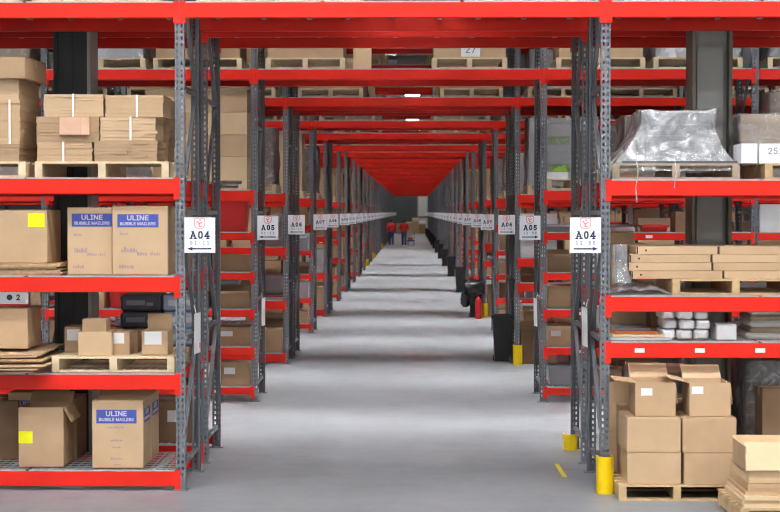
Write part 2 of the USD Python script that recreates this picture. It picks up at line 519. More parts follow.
def rack_row(i):
    y0 = row_y(i)
    d = y0 / D
    n = nbays(i)
    code = i + 4
    if i == 0:
        lab = 'nearest double-deep red and grey pallet rack carrying the two A04 signs'
    elif i < 5:
        lab = f'red and grey pallet rack behind the A{code - 1:02d} signs, carrying signs A{code:02d}'
    elif i == NROW - 1:
        lab = 'farthest red and grey pallet rack, at the very end of the aisle'
    else:
        lab = f'red and grey pallet rack, {ORD[i]} row back from the camera along the aisle'
    rk = thing('pallet_rack', lab, 'pallet rack', (0, y0, 0), group='rows of red and grey pallet racks')
    near = d < 2.2
    xs = [XL - k * BAY for k in range(n, -1, -1)] + [XR + k * BAY for k in range(n + 1)]
    for yo in HALF(i):
        for x in xs:
            tunnel = x in (XL, XR)
            upright_frame(rk, x, yo, d < 2.05 or (tunnel and d < 3.2), near)
        spans = [(XL - k * BAY - BAY, XL - k * BAY, -1, k) for k in range(n)] + [(XR + k * BAY, XR + k * BAY + BAY, 1, k) for k in range(n)]
        for x0, x1, side, k in spans:
            a, b = x0 + PW / 2, x1 - PW / 2
            det = d < 3.2 and k == 0
            for zt, h in levels(i, side, yo) + [(TOPZ, BH), (UPZ, BH)]:
                tg = 0
                if i % 2 and det and h < 0.1:
                    tg = 3
                if i == 0 and side > 0 and zt == LV_DR[0] and yo == 0:
                    tg = 5
                if i == 0 and side > 0 and zt == LV_DR[0] and yo:
                    tg = 4
                for flip, yy in ((False, yo), (True, yo + FD)):
                    beam(rk, a, b, yy, zt, h, flip, det, tg if not flip else 0)
                if d < 5:
                    for s in ((-0.25, 0.25) if d < 3.2 else (0,)):
                        deck(rk, (a + b) / 2 + s * (b - a), yo, zt, (b - a) * (0.49 if s else 0.98), d > 2.2)
        a, b = XL + PW / 2, XR - PW / 2                   # beams bridging the aisle
        for flip, yy in ((False, yo), (True, yo + FD)):
            beam(rk, a, b, yy, TOPZ, BH, flip, d < 3.2, 0)
            beam(rk, a, b, yy, UPZ, BH, flip, False)
        if d < 9:
            for s in ((-1 / 3, 0, 1 / 3) if d < 4 else (0,)):
                deck(rk, (a + b) / 2 + s * (b - a), yo, TOPZ, (b - a) * (0.325 if d < 4 else 0.98), d > 2.2)
            deck(rk, (a + b) / 2, yo, UPZ, (b - a) * 0.98, True)
    if i % 2 == 0:                                        # row spacers tie the two frames
        for x in (XL, XR):
            for z in (0.9, 2.6, 4.3):
                obj('row_spacer', MB().box(x - 0.02, x + 0.02, FD, REAR, z - 0.025, z + 0.025), 'grey_paint', rk)
    return rk


for i in range(NROW):
    rack_row(i)

# ------------------------------------------------------------------ setting
FAR = D * 13.3
fl = obj('floor', MB().box(-40, 40, -14, FAR + 1, -0.2, 0.0), 'concrete'); tag(fl, 'cool grey polished concrete warehouse floor', kind='structure')
for k, yy in enumerate((12.35, 26.0, 45.0)):
    o = obj('trim', MB().box(-20, 20, yy - 0.004, yy + 0.004, -0.001, 0.0006), 'joint_dark'); tag(o, f'thin dark saw-cut joint across the floor, {ORD[k]} from the camera', kind='structure')
ce = part('ceiling', '/World'); tag(ce, 'dark warehouse roof deck with steel joists', kind='structure')
obj('roof_deck', MB().box(-40, 40, -14, FAR + 1, 11.8, 12.0), 'ceiling_grey', ce)
for k in range(24):
    yy = 6 + k * 7.6
    obj('joist', MB().box(-40, 40, yy - 0.08, yy + 0.08, 11.3, 11.8), 'steel_joist', ce)
for nm, x in (('wall_left', -40), ('wall_right', 40)):
    o = obj(nm, MB().box(x - 0.1, x + 0.1, -14, FAR + 1, 0, 11.8), 'wall_paint'); tag(o, 'plain warehouse wall far off to the ' + nm[5:], kind='structure')
wb = part('wall_back', '/World'); tag(wb, 'far end wall of pale panels', kind='structure')
obj('wall_slab', MB().box(-40, 40, FAR, FAR + 0.3, 0, 11.8), 'wall_paint', wb)
for k in range(3):
    obj('panel', MB().box(0.62 + k * 0.98, 0.62 + k * 0.98 + 0.94, FAR - 0.06, FAR, 0.02, 4.6), 'wall_panel', wb)
obj('rail', MB().box(0.55, 3.5, FAR - 0.1, FAR - 0.06, 1.65, 1.8), 'column_black', wb)
dr = part('door_1', '/World'); tag(dr, 'tall dark grey roller door in the far end wall', kind='structure')
for k in range(18):
    obj('slat', MB().box(-2.6, 0.5, FAR - 0.05, FAR - 0.01, k * 0.26, k * 0.26 + 0.25), 'door_dark', dr)
obj('frame', MB().box(-2.75, -2.6, FAR - 0.12, FAR, 0, 4.9).box(0.5, 0.62, FAR - 0.12, FAR, 0, 4.9).box(-2.75, 0.62, FAR - 0.12, FAR, 4.7, 4.9), 'column_buff', dr)
# the small yellow tape left on the floor by the right rack
p0, p1 = at(556, 464, 280 / 252 * D), at(565, 477.5, 280 / 265.5 * D)
p0 = at(556.5, 464, 1); s = -CAM[2] / (p0 - CAM)[2]; p0 = CAM + (p0 - CAM) * s
p1 = at(565, 477.5, 1); s = -CAM[2] / (p1 - CAM)[2]; p1 = CAM + (p1 - CAM) * s
o = obj('floor_tape', MB().bar(p0 + [0, 0, 0.001], p1 + [0, 0, 0.001], 0.04, 0.002, up=(0, 0, 1)), 'floor_mark'); tag(o, 'short strip of worn yellow tape on the floor beside right rack', 'floor tape')

# steel building columns standing in the flue of the first rack
def column(px0, px1, lab, web, flange, deep):
    Y = D + 1.09
    x0, x1 = at(px0, 200, Y)[0], at(px1, 200, Y)[0]
    c = thing('building_column', lab, 'column', ((x0 + x1) / 2, Y, 0), group='building columns between the racks')
    w = (x1 - x0) / 2
    obj('flange', MB().box(-w, -w + 0.03, 0, deep, 0, 11.8), 'column_black' if web == 'column_black' else flange, c)
    obj('flange', MB().box(w - 0.03, w, 0, deep, 0, 11.8), flange, c)
    obj('web', MB().box(-w + 0.03, w - 0.03, deep * (0.1 if web == 'column_black' else 0.35), deep * (0.1 if web == 'column_black' else 0.35) + 0.02, 0, 11.8), web, c)
    obj('base_plate', MB().box(-w - 0.04, w + 0.04, -0.02, deep + 0.02, 0, 0.03), flange, c)
    return c, w


c, w = column(54, 91, 'dark steel building column behind the stacked cardboard on the left rack', 'column_black', 'column_grey', 0.36)
obj('cover_seam', MB().box(-0.008, 0.008, 0.028, 0.037, 0, 11.8), 'black_plastic', c)
c, w = column(692, 732, 'grey steel building column behind the film-wrapped pallet on the right rack', 'column_grey', 'column_buff', 0.36)
obj('crash_sheet', MB().box(-w + 0.05, w - 0.07, 0.06, 0.07, 0.4, 3.72), 'column_grey', c)

# ------------------------------------------------------------------ lamps over every picking aisle
def lamp_source(kind):
    names = {'wide': ('wide_ceiling_lamp', 'high-bay lamps over the open floor'), 'aisle': ('ceiling_lamp', 'high-bay lamps over the aisles'), 'bare': ('strip_lamp', 'bare strip lamps deep in the hall')}
    t = thing(names[kind][0], 'LABEL', 'ceiling lamp', (0, 0, 0), shared=True, group=names[kind][1])
    dz, hw, pw_ = {'wide': (0.10, 0.24, 0.17), 'aisle': (0.20, 0.17, 0.11), 'bare': (0.0, 0.17, 0.12)}[kind]
    hl = 0.54 if kind == 'bare' else 0.72
    mb = MB().box(-hl, hl, -hw, hw, 0.03, 0.10)
    if dz:
        for sx in (-0.72, 0.70):
            mb.box(sx, sx + 0.02, -hw, hw, -dz, 0.03)
        for sy in (-hw, hw - 0.015):
            mb.box(-0.72, 0.72, sy, sy + 0.015, -dz, 0.03)
    obj('housing', mb, 'lamp_body', t)
    if kind == 'bare':
        for sy in (-0.08, 0.08):
            obj('tube', MB().tube([(-0.52, sy, 0.0), (0.52, sy, 0.0)], 0.045, 8), 'lamp_glow_bare', t)
    else:
        obj('diffuser', MB().box(-0.68, 0.68, -pw_, pw_, 0.0, 0.03), 'lamp_glow' if kind == 'aisle' else 'lamp_glow_wide', t)
    if kind == 'aisle':                                   # louvre blades keep the light in the aisle
        for sy in (-0.112, -0.037, 0.037, 0.112):
            obj('louvre', MB().box(-0.70, 0.70, sy - 0.003, sy + 0.003, -dz, -0.002), 'steel_joist', t)
    for sx in (-0.5, 0.5):
        obj('hanger', MB().tube([(sx, 0, 0.1), (sx, 0, 11.8 - LAMP_Z)], 0.006, 5), 'steel_joist', t)
    return t


lamp0 = {}
def place_lamp(x, y, lab, kind):
    if kind not in lamp0:
        lamp0[kind] = lamp_source(kind)
        UsdGeom.Xformable(lamp0[kind]).GetOrderedXformOps()[0].Set(Gf.Vec3d(x, y, LAMP_Z))
        tag(lamp0[kind], lab)
    else:
        dup(lamp0[kind], lab, (x, y, LAMP_Z))


XN = {-7.8: 'far left', -4.7: 'left', -1.6: 'inner left', 1.6: 'inner right', 4.7: 'right', 7.8: 'far right'}
for k, y in enumerate((-6.0, -1.0, 4.0, 10.0)):
    for x, nm in XN.items():
        place_lamp(x, y, f'{nm} long white lamp above the open floor, {ORD[k]} line from the camera', 'wide')
for i in range(NROW):
    y0 = row_y(i) + (2.6 if i % 2 == 0 else 1.07)
    yc = (y0 + (row_y(i + 1) if i < NROW - 1 else y0 + 4)) / 2
    xs = dict(XN)
    if i in (19, 25):
        xs[0.0] = 'middle'; del xs[1.6]; del xs[-1.6]
    if i == 26:
        xs[2.2] = 'middle right'; del xs[1.6]
    for x, nm in xs.items():
        if row_y(i) / D > 4.5 and abs(x) > 6 or row_y(i) / D > 8 and abs(x) > 3:
            continue
        place_lamp(x, yc, f'{nm} long white lamp above the {ORD[i]} picking aisle beyond the first rack', 'bare' if i >= 15 or x == 0 else 'aisle')

for x, nm in ((-2.5, 'left'), (0.8, 'middle'), (4.0, 'right')):
    place_lamp(x, FAR - 3.0, f'{nm} bare strip lamp before the far end wall', 'bare')

# ------------------------------------------------------------------ signs
GLYPH = {
    '0': [[(.14, .3), (.14, .7), (.24, .9), (.46, .9), (.56, .7), (.56, .3), (.46, .1), (.24, .1), (.14, .3)]],
    '1': [[(.18, .76), (.36, .88), (.36, .06)], [(.14, .05), (.58, .05)]],
    '2': [[(.13, .72), (.22, .89), (.46, .89), (.56, .72), (.5, .52), (.13, .08), (.6, .08)]],
    '3': [[(.12, .74), (.22, .9), (.45, .9), (.54, .76), (.5, .6), (.34, .53), (.52, .46), (.57, .28), (.46, .1), (.22, .1), (.12, .26)]],
    '4': [[(.46, .05), (.46, .92), (.1, .32), (.64, .32)], [(.3, .05), (.62, .05)]],
    '5': [[(.55, .9), (.19, .9), (.16, .52), (.3, .6), (.48, .57), (.57, .36), (.48, .12), (.24, .09), (.12, .22)]],
    '6': [[(.55, .82), (.38, .92), (.2, .76), (.13, .42), (.2, .14), (.36, .09), (.52, .16), (.57, .34), (.48, .52), (.32, .55), (.15, .42)]],
    '7': [[(.12, .72), (.12, .9), (.58, .9), (.34, .06)]],
    '8': [[(.35, .54), (.18, .64), (.17, .8), (.27, .91), (.43, .91), (.53, .8), (.52, .64), (.35, .54), (.15, .4), (.13, .22), (.25, .09), (.45, .09), (.57, .22), (.55, .4), (.35, .54)]],
    '9': [[(.15, .18), (.32, .08), (.5, .24), (.57, .58), (.5, .86), (.34, .91), (.18, .84), (.13, .66), (.22, .48), (.38, .45), (.55, .58)]],
    '-': [[(.2, .5), (.5, .5)]],
    'A': [[(.1, .06), (.38, .92), (.68, .06)], [(.2, .34), (.58, .34)], [(-.04, .05), (.24, .05)], [(.52, .05), (.84, .05)], [(.22, .93), (.4, .93)]],
}


def slab_letters(t, h, wt=1.0, gap=0.0):
    """The sign's heavy slab lettering, drawn with strokes."""
    x, out = 0.0, []
    for c in t:
        g = shapely.union_all([shapely.LineString(p).buffer((0.10 if len(p) > 2 else 0.07) * wt, 4, cap_style='square', join_style='mitre', mitre_limit=1.5) for p in GLYPH[c]])
        out.append(shapely.affinity.translate(g, x, 0)); x += (1.0 if c == 'A' else 0.86) + gap
    g = shapely.union_all(out).simplify(0.01)
    a, b, c, d = g.bounds
    g = shapely.affinity.scale(shapely.affinity.translate(g, -(a + c) / 2, -(b + d) / 2), h, h, origin=(0, 0))
    return extrude(g, 0.0012)


SW, SH = 0.25, 0.287
emb = shapely.union_all([sbox(-0.034, -0.004, 0.034, 0.034), shapely.affinity.scale(shapely.Point(0, -0.002).buffer(0.034, 12), 1, 0.9)]).buffer(0.006)
ring = emb.difference(emb.buffer(-0.006))
swoosh = shapely.LineString([(-0.018, 0.018), (-0.004, 0.0), (0.016, 0.012)]).buffer(0.0045).union(shapely.LineString([(-0.004, 0.0), (-0.002, -0.018), (0.012, -0.02)]).buffer(0.0045)).union(shapely.Point(0.004, 0.026).buffer(0.006))
EMB = extrude(shapely.affinity.scale(ring.union(swoosh), 1.15, 1.12, origin=(0, 0)), 0.0012)
arrow = shapely.union_all([sbox(-0.095, -0.0055, 0.066, 0.0055), Polygon([(0.06, -0.015), (0.102, 0), (0.06, 0.015)])])
ARR = extrude(arrow, 0.0012)


def sign(i, side):
    y = row_y(i) - 0.03
    px = XL if side < 0 else XR
    xc = px - side * (PW / 2 + SW / 2 + 0.002)
    code = f'A{i + 4:02d}'
    sd = 'left' if side < 0 else 'right'
    if i < 5:
        lab = f'white aisle sign reading {code} with a {sd}-pointing arrow on rack post'
    else:
        lab = f'small white aisle sign, {ORD[i]} along the row of signs on the {sd} side'
    t = thing('aisle_sign', lab, 'sign', (xc, y, 2.088), group='white aisle signs on the rack posts')
    v, f = chamfer(SW, 0.012, SH, 0.002)
    obj('panel', (v - [0, 0, SH / 2], f), 'sign_white', t)
    if i < 5:
        obj('bracket', MB().box(-side * -1 * (SW / 2 - 0.03), side * (SW / 2 + 0.02), 0.006, 0.012, SH / 2 - 0.03, SH / 2 + 0.004) if side > 0 else
            MB().box(-(SW / 2 + 0.02), -(SW / 2 - 0.03), 0.006, 0.012, SH / 2 - 0.03, SH / 2 + 0.004), 'grey_paint', t)
    v, f = slab_letters(code, 0.062)
    obj('lettering', (face_front(v) + [0, -0.0062, 0.002], f), 'sign_navy', t)
    if i < 14:
        v, f = EMB
        obj('emblem', (face_front(v) + [0, -0.0062, 0.092], f), 'sign_pink', t)
        v, f = slab_letters('01-11' if side < 0 else '12-30', 0.03, 0.8, 0.28)
        obj('bay_numbers', (face_front(v) + [0, -0.0062, -0.062], f), 'sign_small', t)
    v, f = ARR
    v = face_front(v * [1, 1, 1])
    if side < 0:
        v = v * [-1, 1, 1]; f = f[:, ::-1]
    obj('arrow', (v + [0, -0.0062, -0.11], f), 'sign_navy', t)


for i in range(NROW):
    sign(i, -1); sign(i, 1)

# ------------------------------------------------------------------ yellow post guards, bins, extinguisher
def guard_mesh():
    r, h, n = 0.066, 0.30, 14
    ang = np.linspace(math.pi, 2 * math.pi, n)
    out = [(r * math.cos(a), r * math.sin(a) * 0.75) for a in ang] + [(r, 0.10), (r - 0.014, 0.10)] + [((r - 0.014) * math.cos(a), (r - 0.014) * math.sin(a) * 0.75) for a in ang[::-1]] + [(-r + 0.014, 0.10), (-r, 0.10)]
    return extrude(Polygon(out), h), out


GM, GUARD_OUT = guard_mesh()
guard0 = None
def guard(x, y, lab, rot=0.0):
    global guard0
    if guard0 is None:
        guard0 = thing('post_guard', lab, 'post guard', (x, y, 0), rot, group='yellow guards around rack feet')
        obj('shell', GM, 'yellow_guard', guard0, smooth=40)
        obj('bolt', MB().tube([(0, -0.052, 0.24), (0, -0.046, 0.24)], 0.012, 8).tube([(0, -0.052, 0.06), (0, -0.046, 0.06)], 0.012, 8), 'yellow_guard', guard0)
        for p in guard0.GetChildren():
            pass
    else:
        dup(guard0, lab, (x, y, 0), rot)


guard(XR - 0.005, D - 0.10, 'yellow plastic guard on the foot of nearest right rack post')
t = thing('short_post_guard', 'short yellow plastic guard on the rear foot of the nearest right rack', 'post guard', (XR - 0.05, D + REAR + FD - 0.15, 0))
obj('shell', extrude(Polygon([(p[0], p[1]) for p in GUARD_OUT]), 0.15), 'yellow_guard', t, smooth=40)
for i in range(2, NROW, 2):
    guard(XR, row_y(i) - 0.10, f'yellow post guard at the foot of the {ORD[i]} rack on the right')
for i in (10, 12, 16):
    guard(XL, row_y(i) - 0.10, f'yellow post guard at the foot of the {ORD[i]} rack on the left')


def bin_parts(t):
    def ring(w, d, z):
        return [(-w, -d, z), (w, -d, z), (w, d, z), (-w, d, z)]
    W, Dp, H = 0.14, 0.17, 0.72
    v = np.array(ring(W * 0.78, Dp * 0.78, 0.02) + ring(W, Dp, H) + ring(W - 0.012, Dp - 0.012, H) + ring(W * 0.74, Dp * 0.74, 0.05))
    f = []
    for a in (0, 4, 8):
        for k in range(4):
            p, q, r, s = a + k, a + (k + 1) % 4, a + 4 + (k + 1) % 4, a + 4 + k
            f += [[p, q, r], [p, r, s]]
    f += [[0, 2, 1], [0, 3, 2], [12, 13, 14], [12, 14, 15]]
    obj('body', (v, np.array(f)), 'black_plastic', t)
    obj('rim', MB().box(-W - 0.015, W + 0.015, -Dp - 0.015, -Dp, H - 0.05, H).box(-W - 0.015, W + 0.015, Dp, Dp + 0.015, H - 0.05, H).box(-W - 0.015, -W, -Dp, Dp, H - 0.05, H).box(W, W + 0.015, -Dp, Dp, H - 0.05, H), 'black_plastic', t)
    obj('handle', MB().tube([(-0.08, Dp + 0.01, H - 0.02), (-0.08, Dp + 0.06, H - 0.02), (0.08, Dp + 0.06, H - 0.02), (0.08, Dp + 0.01, H - 0.02)], 0.01, 6), 'black_plastic', t)
    for sx in (-1, 1):
        obj('wheel', MB().tube([(sx * 0.09, 0.15, 0.05), (sx * 0.125, 0.15, 0.05)], 0.05, 14), 'black_plastic', t)


def bag_mesh(w, d, h, seed):
    m = trimesh.creation.icosphere(3)
    v = np.array(m.vertices)
    v = np.sign(v) * np.abs(v) ** 0.7
    n = meshkit.fbm(v * 2.3 + seed, 3, seed)
    v = v * (0.8 + 0.45 * n[:, None])
    v = v / np.abs(v).max(0)
    return v * [w / 2, d / 2, h / 2] + [0, 0, h / 2], np.array(m.faces)


bin0 = None
for i in range(2, NROW, 2):
    y = row_y(i) + (0.62 if i == 2 else 0.45)
    y = row_y(i) - 0.25 + (0.75 if i == 2 else 0.0)
    x = XR - 0.21
    lab = ('black plastic wheeled bin beside the rack of sign A06 on the right' if i == 2 else f'black plastic bin in the aisle beside the {ORD[i]} rack on the right')
    if bin0 is None:
        bin0 = thing('trash_bin', lab, 'bin', (x, y, 0), group='black bins along the right side'); bin_parts(bin0)
    elif i != 4:
        dup(bin0, lab, (x, y, 0))
    else:
        t = thing('trash_bin', 'black bin with a black liner bag draped over it, behind the red extinguisher', 'bin', (x, y, 0), group='black bins along the right side'); bin_parts(t)
        v, f = bag_mesh(0.5, 0.48, 0.42, 5)
        v = v + [-0.02, 0, 0.42]
        obj('liner_bag', (v, f), 'black_bag', t, smooth=True)
        v, f = bag_mesh(0.22, 0.2, 0.36, 9)
        obj('bag_tail', (v + [-0.22, -0.08, 0.22], f), 'black_bag', t, smooth=True)
y8 = row_y(4)
t = thing('fire_extinguisher', 'red fire extinguisher standing by the black bin and yellow guard', 'fire extinguisher', (XR - 0.16, y8 - 0.62, 0))
obj('cylinder', lathe([(0.05, 0), (0.07, 0.01), (0.07, 0.36), (0.055, 0.42), (0.022, 0.45), (0.022, 0.48)]), 'extinguisher_red', t, smooth=40)
obj('valve', MB().box(-0.02, 0.02, -0.02, 0.02, 0.48, 0.53).box(-0.02, 0.10, -0.012, 0.012, 0.53, 0.545), 'black_plastic', t)
obj('hose', MB().tube([(-0.02, 0, 0.5), (-0.07, -0.02, 0.48), (-0.09, -0.04, 0.35), (-0.08, -0.05, 0.15)], 0.011, 7), 'black_plastic', t)

# ------------------------------------------------------------------ goods
def carton(lab, x0, x1, y, z0, h, depth, mat='card_tan', rot=0.0, cat='box', group=None, tape=True, label=None, big=False, name='carton', uline=None, sideprint=False, sticker=None):
    """A closed carton. x0..x1 its front face at distance y; parts: body, two top flaps, tape, labels."""
    w = x1 - x0
    t = thing(name, lab, cat, ((x0 + x1) / 2, y + depth / 2, z0), rot, group)
    if big:
        obj('body', chamfer(w, depth, h - 0.004, 0.006), mat, t)
    else:
        obj('body', MB().box(-w / 2, w / 2, -depth / 2, depth / 2, 0, h - 0.004), mat, t)
    obj('flap', MB().box(-w / 2 + 0.002, w / 2 - 0.002, -depth / 2 + 0.002, -0.002, h - 0.004, h), mat, t)
    obj('flap', MB().box(-w / 2 + 0.002, w / 2 - 0.002, 0.002, depth / 2 - 0.002, h - 0.004, h), mat, t)
    if tape:
        obj('tape', MB().box(-w / 2 - 0.001, w / 2 + 0.001, -0.025, 0.025, h, h + 0.0008).box(-w / 2 - 0.001, -w / 2, -0.025, 0.025, h - 0.07, h).box(w / 2, w / 2 + 0.001, -0.025, 0.025, h - 0.07, h), 'tape', t)
    fy = -depth / 2
    if label:
        a, b, c, d = label
        obj('shipping_label', MB().box(-w / 2 + a * w, -w / 2 + b * w, fy - 0.0015, fy, c * h, d * h), 'paper_white', t, label='white shipping label')
    if sticker:
        a, b, c, d = sticker
        obj('sticker', MB().box(-w / 2 + a * w, -w / 2 + b * w, fy - 0.0015, fy, c * h, d * h), 'yellow_sticker', t, label='bright yellow sticker')
    if uline:
        a, b, c, d = uline
        lx0, lx1, lz0, lz1 = -w / 2 + a * w, -w / 2 + b * w, c * h, d * h
        lw, lh = lx1 - lx0, lz1 - lz0
        lb = part('printed_label', t); tag(lb, 'blue printed panel with white lettering')
        obj('panel', MB().box(lx0, lx1, fy - 0.001, fy, lz0, lz1), 'blue_print', lb)
        mb = MB()
        for s, hh, zz, wd in (('ULINE', lh * 0.36, 0.72, 0.52), ('BUBBLE MAILERS', lh * 0.22, 0.28, 0.86)):
            v, f = text(s, hh)
            v = v * [wd * lw / np.ptp(v[:, 0]), 1, 1]
            mb.add(face_front(v) + [(lx0 + lx1) / 2, fy - 0.001, lz0 + zz * lh], f)
        obj('lettering', mb, 'print_white', lb)
        mb = MB()
        if sideprint == 'low':
            lines = [(0.30, 0.62, 0.59, 0.035), (0.36, 0.54, 0.40, 0.03), (0.40, 0.54, 0.30, 0.025), (0.36, 0.6, 0.13, 0.03), (0.40, 0.55, 0.05, 0.02)]
        else:
            lines = [(0.14, 0.26, 0.58, 0.035), (0.16, 0.44, 0.33, 0.08), (0.44, 0.62, 0.285, 0.05), (0.68, 0.84, 0.285, 0.05), (0.12, 0.36, 0.10, 0.055)]
        rr = random.Random(int(w * 1e5))
        for a, b, zz, hh in lines:
            x = -w / 2 + a * w
            while x < -w / 2 + b * w:
                dx = rr.uniform(0.008, 0.022)
                mb.box(x, x + dx, fy - 0.0008, fy, zz * h, (zz + hh * rr.uniform(0.5, 1)) * h); x += dx + 0.005
        obj('fine_print', mb, 'print_lilac', t)
        if sideprint:                                     # the same panel on the side that faces the aisle
            lb = part('printed_label', t)
            sx = w / 2
            obj('panel', MB().box(sx, sx + 0.001, -depth * 0.38, depth * 0.38, lz0, lz1), 'blue_print', lb)
            mb = MB()
            for s, hh, zz, wd in (('ULINE', lh * 0.36, 0.72, 0.5), ('BUBBLE MAILERS', lh * 0.22, 0.28, 0.86)):
                v, f = text(s, hh)
                v = v * [wd * depth * 0.76 / np.ptp(v[:, 0]), 1, 1]
                mb.add(face_side(v, 1) + [sx + 0.001, 0, lz0 + zz * lh], f)
            obj('lettering', mb, 'print_white', lb)
    return t


def open_carton(lab, x0, x1, y, z0, h, depth, mat='card_tan', rot=0.0, flap=0.16, angles=(40, -10, 30, 30), label=None, group=None, content=None, cat='box'):
    """A carton with its lid flaps open. angles: front, back, left, right flap, degrees above level (90 = upright)."""
    w, t0 = x1 - x0, 0.006
    t = thing('open_carton', lab, cat, ((x0 + x1) / 2, y + depth / 2, z0), rot, group)
    mb = MB().box(-w / 2, w / 2, -depth / 2, -depth / 2 + t0, 0, h).box(-w / 2, w / 2, depth / 2 - t0, depth / 2, 0, h)
    mb.box(-w / 2, -w / 2 + t0, -depth / 2 + t0, depth / 2 - t0, 0, h).box(w / 2 - t0, w / 2, -depth / 2 + t0, depth / 2 - t0, 0, h).box(-w / 2, w / 2, -depth / 2, depth / 2, 0, t0)
    obj('body', mb, mat, t)
    for k, (nx, ny) in enumerate(((0, -1), (0, 1), (-1, 0), (1, 0))):
        if angles[k] is None:
            continue
        a = math.radians(angles[k]); n = np.array([nx, ny, 0.0])
        base = np.array([nx * (w / 2 - 0.003), ny * (depth / 2 - 0.003), h])
        tip = base + flap * (n * math.cos(a) + np.array([0, 0, math.sin(a)]))
        obj('flap', MB().bar(base, tip, (w if ny else depth) - 0.008, 0.005, up=np.cross(n, np.array([ny, -nx, 0])) + n * 0.01 + np.array([0, 0, 1.0]) if abs(angles[k]) < 80 else n), mat, t)
    if label:
        a, b, c, d = label
        obj('shipping_label', MB().box(-w / 2 + a * w, -w / 2 + b * w, -depth / 2 - 0.0015, -depth / 2, c * h, d * h), 'paper_white', t, label='white shipping label')
    if content:
        v, f = bag_mesh(w * 0.85, depth * 0.85, h * 0.7, int(w * 1000))
        obj('crumpled_paper', (v + [0, 0, h * 0.45], f), content, t, smooth=True)
    return t


PAL = {}
def pallet(lab, x0, x1, y, z0, depth=1.0, mat='wood_pale', group='wooden pallets', bottom=True):
    """A stringer pallet, 0.13 high; the first of its kind is built, the rest refer to it."""
    w = x1 - x0
    k = (round(w, 2), round(depth, 2), mat, bottom)
    loc = ((x0 + x1) / 2, y + depth / 2, z0)
    if k in PAL:
        return dup(PAL[k], lab, loc, group=group)
    t = thing('pallet', lab, 'pallet', loc, group=group)
    for s in (-1, 0, 1):
        xc = s * (w / 2 - 0.03)
        obj('stringer', MB().box(xc - 0.03, xc + 0.03, -depth / 2, depth / 2, 0.016 if bottom else 0, 0.112), mat, t)
    for q in range(7):
        yy = -depth / 2 + 0.045 + q * (depth - 0.09) / 6
        j = rng.uniform(-0.004, 0.004)
        obj('deck_board', MB().box(-w / 2 + j, w / 2 + j, yy - 0.042, yy + 0.042, 0.112, 0.13), mat, t)
    for q in range(3):
        yy = -depth / 2 + 0.045 + q * (depth - 0.09) / 2
        if bottom:
            obj('bottom_board', MB().box(-w / 2, w / 2, yy - 0.042, yy + 0.042, 0, 0.016), mat, t)
    PAL[k] = t
    return t


def bundle(lab, x0, x1, y, z0, h, depth=0.5, mat='card_tan', n=None, strap=0.5, group='strapped bundles of flat cartons', rot=0.0, ragged=0.004):
    """Flat-packed cartons lying in a strapped pile."""
    w = x1 - x0
    t = thing('cardboard_bundle', lab, 'cardboard', ((x0 + x1) / 2, y + depth / 2, z0), rot, group)
    n = n or max(3, int(h / 0.026))
    mb = MB()
    r = random.Random(int((x0 + 50) * 1e4) + int(z0 * 1e3))
    th = h / n
    for k in range(n):
        a, b, c = r.uniform(-ragged, ragged), r.uniform(-ragged, ragged), r.uniform(-ragged, ragged)
        mb.box(-w / 2 + a, w / 2 + b, -depth / 2 + c, depth / 2 + c, k * th + 0.0005, (k + 1) * th - 0.0005)
        if r.random() < 0.4:                              # a folded flap shows as a short step
            q = r.uniform(-0.3, 0.3) * w
            mb.box(q, q + 0.25 * w, -depth / 2 + c - 0.006, -depth / 2 + c, k * th + 0.001, (k + 1) * th - 0.001)
    obj('sheets', mb, mat, t)
    if strap is not None:
        xs = -w / 2 + strap * w; q = ragged + 0.012
        obj('strap', MB().box(xs - 0.008, xs + 0.008, -depth / 2 - q, -depth / 2 - q + 0.002, 0, h + 0.003).box(xs - 0.008, xs + 0.008, -depth / 2 - q, depth / 2 + q, h + 0.001, h + 0.003).box(xs - 0.008, xs + 0.008, depth / 2 + q - 0.002, depth / 2 + q, 0, h), 'strap_white', t)
    return t


def film_shell(w, d, h, flare, seed, nx=26, nz=14, top=True, sag=0.03):
    """A crumpled skirt of film around a load: w, d at the top, flared at the foot."""
    ring = []
    for k in range(4 * nx):
        s, q = divmod(k, nx); u = q / nx * 2 - 1
        ring.append([(u, -1), (1, u), (-u, 1), (-1, -u)][s])
    ring = np.array(ring)
    V = []
    for j in range(nz + 1):
        z = j / nz
        fl = 1 + flare * (1 - z) ** 2.2
        V.append(np.stack([ring[:, 0] * (w / 2 + (fl - 1) * w / 2), ring[:, 1] * (d / 2 + (fl - 1) * d * 0.25), np.full(len(ring), z * h)], 1))
    V = np.array(V)
    if top:
        for s in (0.92, 0.6, 0.25, 0.02):
            V = np.concatenate([V, [V[nz] * [s, s, 1]]])
    P = V.reshape(-1, 3)
    nrm = P * [1, 1, 0]; nrm /= np.linalg.norm(nrm, axis=1, keepdims=True) + 1e-9
    n1 = meshkit.fbm(P * [7, 7, 3] + seed, 4, seed) - 0.5
    n2 = meshkit.noise(P * [16, 16, 9] + seed, seed + 3) - 0.5
    amp = 0.07 * (0.35 + (1 - P[:, 2:] / h))
    P2 = P + nrm * (np.maximum(n1, -0.2)[:, None] * amp * 2 + 0.012 + n2[:, None] * 0.02)
    P2[:, 2] += np.where(P[:, 2] > h * 0.98, np.maximum(n1, 0) * sag * 2, 0)
    n = len(ring); f = []
    for j in range(len(V) - 1):
        for k in range(n):
            a, b, c, dd = j * n + k, j * n + (k + 1) % n, (j + 1) * n + (k + 1) % n, (j + 1) * n + k
            f += [[a, b, c], [a, c, dd]]
    return P2, np.array(f)


